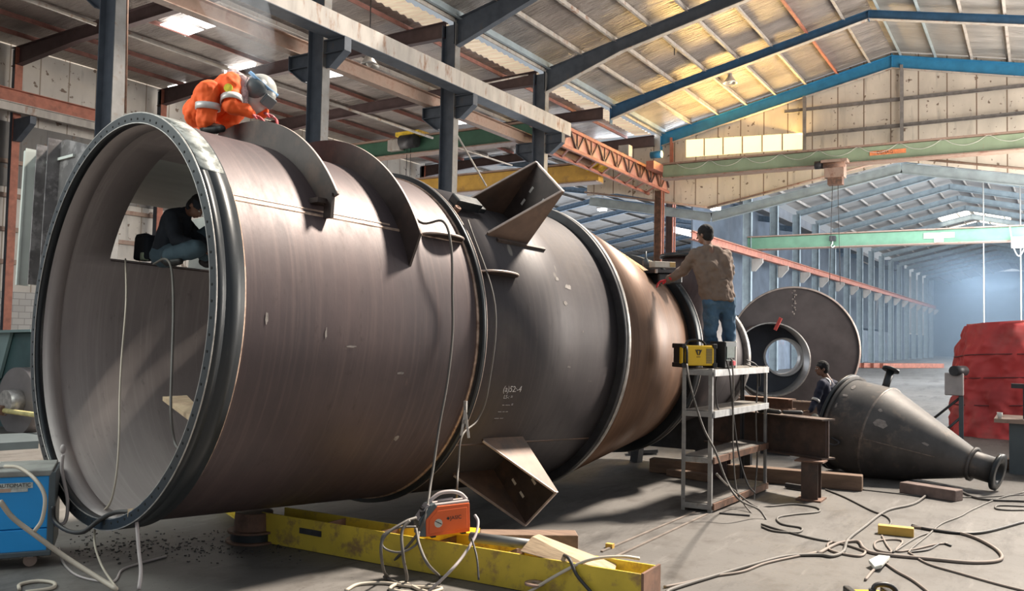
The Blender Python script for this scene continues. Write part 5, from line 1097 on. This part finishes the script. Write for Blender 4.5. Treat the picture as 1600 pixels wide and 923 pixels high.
cable('cable_coil', 'cream cable coiled on the floor at the bottom edge below the orange machine', [(540, 922), (560, 912), (600, 910), (640, 915), (690, 918), (660, 926), (610, 920), (630, 910), (660, 922), (700, 930)], .014, mCableL)
cable('welding_cable', 'grey cable bent over the end of the yellow beam', [yb(3.1, -.05, .30), yb(3.0, -.14, .30), yb(2.92, -.17, .2), yb(2.8, -.18, .1), yb(2.7, -.2, .02), fl(950, 935, .02)], .013, mCableB)
cable('welding_cable', 'pale cable rising over the end of the yellow beam', [yb(3.3, -.3, .02), yb(3.05, -.17, .2), yb(2.85, -.1, .31), yb(2.65, 0, .34), yb(2.55, .1, .32)], .013, mCableL)
# floor rails / strips
for k, (p0, p1) in enumerate((((940, 862), (1085, 800)), ((958, 872), (1105, 803)))):
    a_, c_ = fl(*p0), fl(*p1); b = MB(); b.beam(a_+Vector((0, 0, .008)), c_+Vector((0, 0, .006)), .025, .012); tag(b.build('floor_strip', mat('dusty_strip', (.17, .14, .12), .8)), 'flat steel strip on the floor leading to the rack, %s one' % ('left' if k == 0 else 'right'), 'strip')
b = MB(); b.prism([fl(980, 702, .06), fl(1028, 700, .06), fl(1028, 704, .06), (fl(982, 706, .06))], (0, 0, 1), .05); tag(b.build('steel_offcut', mDark), 'thin dark offcut plate on the floor behind the cone', 'plate')
# welding clamp hanging on the joint ring
b = MB(); c = P(727, 640, 7.55); d2 = cam2w(Vector((1, 0, 0)));
b.beam(c, c+d2*-.03+Vector((0, 0, -.22)), .025, .02); b.beam(c, c+d2*.035+Vector((0, 0, -.24)), .035, .02); b.beam(c+Vector((0, 0, .08)), c+Vector((0, 0, -.02)), .03, .02); b.box(c+Vector((0, 0, -.1)), (.05, .03, .03)); tag(b.build('rod_clamp', mBare), 'bright steel fork clamp hanging from the joint ring of the vessel', 'clamp')
# plank inside the vessel
b = MB(); b.prism([P(254, 622, 7.35), P(302, 658, 6.6), P(306, 635, 6.9), P(292, 620, 7.3)], (0, 0, 1), .035); tag(b.build('plank', mWoodL), 'pale plank lying inside the mouth of the vessel', 'plank')
# electrode stubs and slag crumbs under the vessel
random.seed(11); b = MB()
for i in range(420):
    px = random.uniform(110, 470); p = fl(px, random.gauss(852, 12)); s = random.uniform(.003, .011); b.box(p+Vector((0, 0, s/2)), (s*random.uniform(.5, 3), s*random.uniform(.5, 2), s), Matrix.Rotation(random.random()*3, 3, 'Z'))
o = tag(b.build('slag_crumbs', mCableB), 'dark welding slag crumbs scattered on the floor below the flange', 'slag'); o['kind'] = 'stuff'
# ------------------------------------------------------------------ people
def remesh(o, vox, smooth=2, disp=0., dscale=.12):
    m = o.modifiers.new('remesh', 'REMESH'); m.mode = 'VOXEL'; m.voxel_size = vox; m.use_smooth_shade = True
    s = o.modifiers.new('smooth', 'SMOOTH'); s.iterations = smooth; s.factor = .5
    if disp:
        tx = bpy.data.textures.get('folds%g' % dscale) or bpy.data.textures.new('folds%g' % dscale, 'CLOUDS'); tx.noise_scale = dscale; tx.noise_depth = 1
        d = o.modifiers.new('folds', 'DISPLACE'); d.texture = tx; d.strength = disp; d.mid_level = .5; d.texture_coords = 'LOCAL'
    return o
def hand(b, w, d, n, th, curl=.6, s=1.):
    """palm and five fingers; w wrist, d finger direction, n palm normal (curl side), th thumb side"""
    d = d.normalized(); n = (n-d*n.dot(d)).normalized(); th = (th-d*th.dot(d)-n*th.dot(n)).normalized()
    for k in (-.024, -.008, .008, .024): b.cap(w+th*k*.6*s+d*.01, w+th*k*s+d*.085*s, .013*s, .012*s, 8)
    L = (.062, .075, .07, .055)
    for i, k in enumerate((.027, .009, -.009, -.026)):
        p = w+th*k*s+d*.088*s; l = L[i]*s
        a1 = curl*.5; a2 = curl*1.3
        q = p+(d*math.cos(a1)+n*math.sin(a1)+th*k*2)*l*.55; r_ = q+(d*math.cos(a2)+n*math.sin(a2))*l*.5
        b.cap(p, q, .0095*s, .0088*s, 8); b.cap(q, r_, .0088*s, .0075*s, 8)
    p = w+th*.026*s+d*.025*s; q = p+(th*.75+d*.6+n*.25).normalized()*.04*s; r_ = q+(th*.2+d*.9+n*.4).normalized()*.032*s
    b.cap(p, q, .013*s, .011*s, 8); b.cap(q, r_, .011*s, .009*s, 8)
def head(b, c, f, u):
    """c centre of the skull, f facing, u crown"""
    f = f.normalized(); u = (u-f*u.dot(f)).normalized(); s = f.cross(u).normalized(); M = Matrix((s, f, u)).transposed()
    b.ell(c+u*.02-f*.008, (.073, .093, .095), M, 20, 14); b.ell(c-u*.045+f*.022, (.056, .066, .07), M, 16, 12)
    b.ell(c-u*.085+f*.05, (.028, .028, .022), M, 12, 8)
    b.cap(c+f*.088+u*.005, c+f*.108-u*.03, .009, .014, 8); b.ell(c+f*.082-u*.058, (.024, .012, .008), M, 12, 8); b.ell(c+f*.082-u*.07, (.02, .012, .008), M, 12, 8)
    b.cap(c+f*.084+u*.028-s*.035, c+f*.084+u*.028+s*.035, .009, .009, 8)
    for k in (-1, 1): b.ell(c+s*.075*k-u*.012-f*.005, (.009, .018, .03), M, 10, 8)
    return s, f, u, M
def person(name, lab, J, top, legs, skin, shoe, hair=None, hairlen='short', glove=None, disp=.022, thick=0., face=True, base=None):
    r = thing('person', lab, 'person', base or ((J['aL']+J['aR'])/2))
    G = lambda k: J[k]
    b = MB(); c = J['head']; s, f, u, HM = head(b, c, J['face'], J['crown'])
    b.cap(J['neck'], c-u*.05-f*.01, .055, .05); b.cap(J['pel'], J['chest'], .10, .12); b.cap(J['chest'], J['neck'], .11, .06); b.cap(J['sL'], J['sR'], .055)
    b.cap(J['hL'], J['hR'], .085)
    for k in 'LR':
        b.cap(J['s'+k], J['e'+k], .046, .038); b.cap(J['e'+k], J['w'+k], .038, .027)
        b.cap(J['h'+k], J['k'+k], .075, .052); b.cap(J['k'+k], J['a'+k], .05, .036); b.cap(J['a'+k]-Vector((0, 0, .02)), J['a'+k]+J['t'+k].normalized()*.14-Vector((0, 0, .045)), .036, .03)
        if 'hd'+k in J and not glove: hand(b, J['w'+k], J['hd'+k], J['hn'+k], J['ht'+k])
    body = remesh(b.build('body', skin, r), .009, 2)
    if face:
        for k in (-1, 1):
            e = MB(); e.ell(c+f*.083+s*.03*k+u*.006, (.013, .008, .008), HM, 12, 8); eo = e.build('eye', mat('eye_white', (.7, .68, .64), .3), body)
    # shirt
    T = .014+thick; b = MB(); b.cap(J['pel']+(J['chest']-J['pel'])*.1, J['chest'], .12+T, .125+T); b.cap(J['chest'], J['neck'], .12+T, .055+T*.5)
    for k in 'LR':
        b.cap(J['s'+k].lerp(J['chest'], .25), J['h'+k].lerp(J['pel'], .1)+(J['chest']-J['pel'])*.12, .085+T, .098+T)
        b.cap(J['s'+k], J['neck'], .058+T, .05+T*.5); b.cap(J['s'+k], J['e'+k], .058+T, .046+T); b.cap(J['e'+k], J['w'+k].lerp(J['e'+k], .06), .047+T, .034+T*.7)
    sh = remesh(b.build('shirt', top, r), .013, 2, disp, .09)
    b = MB(); b.cap(J['hL'], J['hR'], .108+T*.7); b.cap(J['pel'], J['pel']+(J['chest']-J['pel'])*.18, .115+T*.7, .12+T*.7)
    for k in 'LR':
        b.cap(J['h'+k], J['k'+k], .092+T*.6, .064+T); b.cap(J['k'+k], J['a'+k].lerp(J['k'+k], .08), .064+T, .054+T)
    tr = remesh(b.build('trousers', legs, r), .013, 2, disp, .09)
    for k in 'LR':
        t = J['t'+k].normalized(); a = J['a'+k]; b = MB(); dn = Vector((0, 0, -1)); dn = (dn-t*dn.dot(t)).normalized()
        b.cap(a+dn*.0, a+dn*.04-t*.03, .048, .045); b.cap(a+dn*.045-t*.03, a+dn*.055+t*.15, .042, .036); b.cap(a+dn*.06, a+dn*.06+t*.10, .044, .042); remesh(b.build('shoe', shoe, r), .01)
        if glove:
            b = MB(); hand(b, J['w'+k], J['hd'+k], J['hn'+k], J['ht'+k], .8, 1.18); b.cap(J['w'+k], J['w'+k].lerp(J['e'+k], .22), .036, .05); remesh(b.build('glove', glove, r), .008, 1)
    if hair:
        b = MB(); b.ell(c+u*.034-f*.018, (.084, .100, .094), HM, 20, 14); b.ell(c-f*.042-u*.012, (.08, .068, .088), HM, 16, 12)
        remesh(b.build('hair', hair, r), .009, 1, .01, .02)
    return r, s, f, u, HM
mSkin = mat('skin', (.20, .105, .07), .5, 0, .1, 8); mHair = mat('black_hair', (.008, .007, .007), .85, 0, .3, 40, stretch=(1, 1, .3))
mBrn = mat('brown_shirt_cloth', (.175, .125, .098), .85, 0, .08, 4, bmp=.5, bs=14); mJean = mat('blue_jeans', (.055, .115, .19), .85, 0, .2, 5, (.12, .2, .28), (.55, .75), 4, bmp=.4, bs=16)
mNavy = mat('navy_coverall', (.028, .032, .058), .85, 0, .12, 5, bmp=.5, bs=12); mOrg = mat('orange_coverall', (.90, .125, .02), .8, 0, .08, 4, bmp=.6, bs=10)
mRefl = mat('reflective_band', (.62, .60, .58), .4, .2, .1, 10); mGlv = mat('red_glove', (.55, .03, .04), .7, 0, .15, 6, bmp=.3); mBoot = mat('black_boot', (.02, .02, .02), .5)
mHood = mat('dark_work_jacket', (.016, .022, .032), .85, 0, .2, 5, bmp=.5, bs=12); mGreyT = mat('blue_grey_trousers', (.07, .115, .145), .85, 0, .12, 5, bmp=.5, bs=12)
Z = Vector((0, 0, 1)); RX = cam2w(Vector((1, 0, 0))); RX.z = 0; RX.normalize(); AW = Z.cross(RX).normalized()      # picture right, away from the camera
if AW.dot(cam2w(Vector((0, 0, 1)))) < 0: AW = -AW

# man in the brown shirt, standing on the rack top, back to the camera, left arm on the cone flange
D = 10.45
def S(px, py, d=0.): return P(px, py, D+d)
J = dict(head=S(1101, 366, .05), face=(-RX*.75+AW*.7-Z*.12), crown=Z*1.0-RX*.05, neck=S(1108, 388), chest=S(1113, 418), pel=S(1122, 466),
 sL=S(1086, 397, .0), sR=S(1133, 399, .02), eL=S(1068, 422, .1), wL=S(1045, 436, .25), eR=S(1139, 425, .2), wR=S(1128, 440, .42),
 hL=S(1112, 472, -.02), hR=S(1135, 472, .02), kL=S(1110, 516, -.02), kR=S(1139, 516, .04), tL=AW*.9-RX*.3, tR=AW*.9+RX*.1)
for k, px in (('L', 1111), ('R', 1138)): q_ = S(px, 566, 0.05); q_.z = RT+.075; J['a'+k] = q_
J['hdL'] = -RX*.9+AW*.3-Z*.25; J['hnL'] = -Z+RX*.1; J['htL'] = AW*.8-RX*.2; J['hdR'] = AW; J['hnR'] = -Z; J['htR'] = -RX
r, s, f, u, HM = person('person', 'man in brown shirt and blue jeans on the rack, red gloved hand on the flange', J, mBrn, mJean, mSkin, mBoot, mHair, glove=mGlv, disp=.045, thick=.008, base=J['aL'])
b = MB(); b.cap(S(1104, 386, -.01), S(1116, 386, -.01), .022); remesh(b.build('collar', mBrn, r), .01)
b = MB(); b.tube([J['pel']+Z*.22, J['pel']+Z*.12, J['pel']+Z*.0, J['pel']-Z*.03], [.15, .165, .18, .178], 24); o_ = remesh(b.build('shirt_hem', mBrn, r), .012, 2, .04, .07)

# man in navy coveralls at the hopper
D = 13.75
J = dict(head=S(1284, 575), face=(-RX*.93+AW*.1-Z*.1-AW*.15), crown=Z+RX*.12, neck=S(1295, 595, .02), chest=S(1297, 612), pel=S(1292, 648, .05),
 sL=S(1284, 599, -.18), sR=S(1309, 602, .22), eL=S(1276, 622, -.22), wL=S(1266, 641, -.30), eR=S(1316, 630, .2), wR=S(1290, 650, .25),
 hL=S(1287, 654, -.07), hR=S(1296, 654, .1), kL=S(1288, 698, -.1), kR=S(1298, 698, .15), tL=-RX, tR=-RX)
for k, px, d_ in (('L', 1290, -.06), ('R', 1300, .18)): q_ = S(px, 735, d_); q_.z = .075; J['a'+k] = q_
for k in 'LR': J['hd'+k] = -RX*.95-Z*.1; J['hn'+k] = -Z; J['ht'+k] = -AW if k == 'L' else AW
r, s, f, u, HM = person('person', 'man in navy coveralls with reflective cuffs standing behind the cone hopper looking left', J, mNavy, mNavy, mSkin, mBoot, mHair, disp=.025, base=J['aL'])
b = MB(); c = J['head']; b.ell(c+u*.05-f*.005, (.079, .092, .06), HM); remesh(b.build('cap', mBlack, r), .009)
def band(par, p0, p1, rad, m=mRefl, w=.045): b = MB(); d = (p1-p0).normalized(); c = (p0+p1)/2; b.lathe(c-d*w/2, d, [(0, rad*.9), (0, rad), (w, rad), (w, rad*.9)], 20, close=True); return b.build('reflective_band', m, par)
band(r, J['eL'].lerp(J['wL'], .05), J['eL'].lerp(J['wL'], .3), .066); band(r, J['sL'].lerp(J['neck'], .45), J['sL'].lerp(J['neck'], .6), .079)
b = MB(); p = S(1273, 650, -.32); b.ell(p, (.10, .06, .05)); b.ell(p+Vector((0, 0, -.045))-RX*.05, (.12, .05, .035)); tag(remesh(b.build('leather_gloves', mat('pale_leather', (.35, .33, .28), .8, 0, .4, 9, (.05, .05, .05), (.5, .6), 9)), .01), 'bundle of pale and black gloves held by the man in navy coveralls', 'gloves')

# worker crouching inside the inlet duct
D = 8.75; fz_ = W(1.2, -2.0, .64)
J = dict(head=S(309, 322, -.1), face=(RX*.55-AW*.35-Z*.75), crown=Z*.75+RX*.45-AW*.1, neck=S(291, 332, .0), chest=S(276, 352, .0), pel=S(262, 392, .05),
 sL=S(281, 342, .22), sR=S(268, 338, -.16), eL=S(304, 366, .15), wL=S(322, 385, -.05), eR=S(276, 374, -.28), wR=S(306, 384, -.32),
 hL=S(266, 398, .12), hR=S(254, 398, -.08), kL=S(330, 362, .15), kR=S(308, 388, -.38), tL=RX, tR=RX*.8-AW*.3)
J['aL'] = S(322, 402, .05); J['aR'] = S(262, 399, -.35)
for k in 'LR': J['hd'+k] = RX*.8-Z*.3; J['hn'+k] = -Z; J['ht'+k] = -AW
r, s, f, u, HM = person('person', 'man in dark jacket crouching in the side opening of the vessel, head bowed', J, mHood, mGreyT, mSkin, mBoot, mHair, disp=.02, thick=.012, base=J['pel'])
b = MB(); c = J['head']; b.ell(c+u*.035-f*.012, (.086, .102, .08), HM); b.ell(c-f*.05-u*.03, (.075, .06, .085), HM); remesh(b.build('cap', mHood, r), .009)
b = MB(); b.box(P(229, 387, 9.0), (.16, .28, .26), VM); b.box(P(224, 372, 9.05), (.1, .2, .1), VM); o = b.build('tool_bag', mHood, None, .03); tag(o, 'black tool bag behind the crouching man in the vessel opening', 'bag')
b = MB(); b.box(P(226, 400, 8.9), (.07, .07, .08), VM); tag(b.build('tin', mat('pale_green_tin', (.45, .55, .4)), None, .01), 'small pale tin on the rim of the vessel opening', 'tin')

# welder in orange coveralls crouching on top of the vessel
D = 8.15
J = dict(head=S(400, 143, .05), face=(RX*.62-Z*.55-AW*.35), crown=Z*.75+RX*.45, neck=S(378, 138, .05), chest=S(358, 142, .05), pel=S(318, 178, .15),
 sL=S(371, 137, .22), sR=S(362, 130, -.14), eL=S(392, 166, .2), wL=S(412, 176, .05), eR=S(362, 163, -.22), wR=S(392, 178, -.12),
 hL=S(318, 180, .26), hR=S(308, 176, .02), kL=S(366, 172, .12), kR=S(326, 141, -.22), aR=S(324, 192, -.22), aL=S(352, 192, .12), tL=RX, tR=RX*.9-AW*.2)
for k in 'LR': J['hd'+k] = RX*.9-Z*.35; J['hn'+k] = -Z; J['ht'+k] = -AW
r, s, f, u, HM = person('person', 'welder in bright orange coveralls crouching on top of the vessel', J, mOrg, mOrg, mSkin, mBoot, None, glove=mat('welding_glove', (.5, .09, .10), .8, 0, .3, 14, (.7, .5, .5), (.55, .65), 12), disp=.055, thick=.022, face=False, base=J['aR'])
band(r, J['kR'].lerp(J['aR'], .38), J['kR'].lerp(J['aR'], .62), .112, w=.06); band(r, J['eR'].lerp(J['sR'], .1), J['eR'].lerp(J['sR'], .3), .102, w=.06)
b = MB(); b.cyl(J['sR'].lerp(J['eR'], .35)+(-AW)*.093, J['sR'].lerp(J['eR'], .35)+(-AW)*.10, .04, 20); b.build('round_patch', mat('patch_yellow', (.75, .65, .05), .7, 0, .3, 30), r)
b = MB(); b.cap(J['kR']-RX*.01, J['hR']+RX*.02, .1, .13); b.cap(J['kR'], J['aR']+Z*.04, .105, .08); remesh(b.build('trouser_leg', mOrg, r), .012, 2, .03, .09)
b = MB(); b.cap(S(364, 116, -.02), S(381, 130, -.08), .06, .07); b.cap(S(381, 130, -.08), S(379, 166, -.14), .06, .045); remesh(b.build('head_scarf', mat('checked_scarf', (.42, .30, .30), .9, 0, .5, 30, (.6, .5, .5), (.5, .6), 24), r), .01, 2, .02, .05)
# welding helmet
c = J['head']; b = MB(); mHel = mat('helmet_grey', (.42, .42, .40), .3, 0, .05, 3)
fh = J['face'].normalized(); uh = (J['crown']-fh*J['crown'].dot(fh)).normalized(); sh_ = fh.cross(uh); HM2 = Matrix((sh_, fh, uh)).transposed()
hc = c+fh*.03+uh*.01
b = MB(); b.ell(hc, (.15, .175, .185), HM2, 32, 20); b.ell(hc+fh*.06-uh*.08, (.12, .10, .12), HM2, 24, 14); hel = remesh(b.build('welding_helmet', mHel, r), .01, 2)
b = MB(); b.ell(hc-AW*.075+fh*.0+uh*.015, (.115, .12, .12), HM2, 24, 14); b.build('helmet_shade', mGrD, hel)
b = MB(); b.box(hc+fh*.168+uh*.0, (.15, .03, .11), HM2); b.build('visor_window', mGrD, hel, .008)
for k in (-1, 1): b = MB(); b.ell(hc+sh_*.13*k-fh*.02+uh*.02, (.02, .05, .05), HM2); b.build('helmet_knob', mGrD, hel)
b = MB(); b.lathe(hc-fh*.02+uh*.08, uh, [(0, .17), (.03, .165), (.03, .16), (0, .165)], 32, close=True); b.build('head_band', mat('band_blue', (.15, .3, .5), .5), hel)

# faint welding smoke above the welder
m = bpy.data.materials.new('smoke'); m.use_nodes = True; nt = m.node_tree; nt.nodes.remove(nt.nodes['Principled BSDF'])
v = nd(nt, 'ShaderNodeVolumeScatter'); v.inputs['Color'].default_value = (.8, .88, 1, 1)
tn = noise(nt, coords(nt, (1, 1, .5)), 2.2, 3, .6); rr = ramp(nt, tn, .42, .75); mm = nd(nt, 'ShaderNodeMath', operation='MULTIPLY'); nt.links.new(rr, mm.inputs[0]); mm.inputs[1].default_value = .55; nt.links.new(mm.outputs[0], v.inputs['Density'])
nt.links.new(v.outputs[0], nt.nodes['Material Output'].inputs['Volume'])
b = MB(); pts = [P(412, 165, 8.3), P(405, 110, 8.4), P(395, 60, 8.6), P(370, 10, 8.9), P(350, -60, 9.2)]; b.tube(spline(pts, 6), [.04+.016*i for i in range(25)], 16)
o = tag(b.build('welding_smoke', m), 'pale smoke rising from the welding on top of the vessel', 'smoke'); o['kind'] = 'stuff'
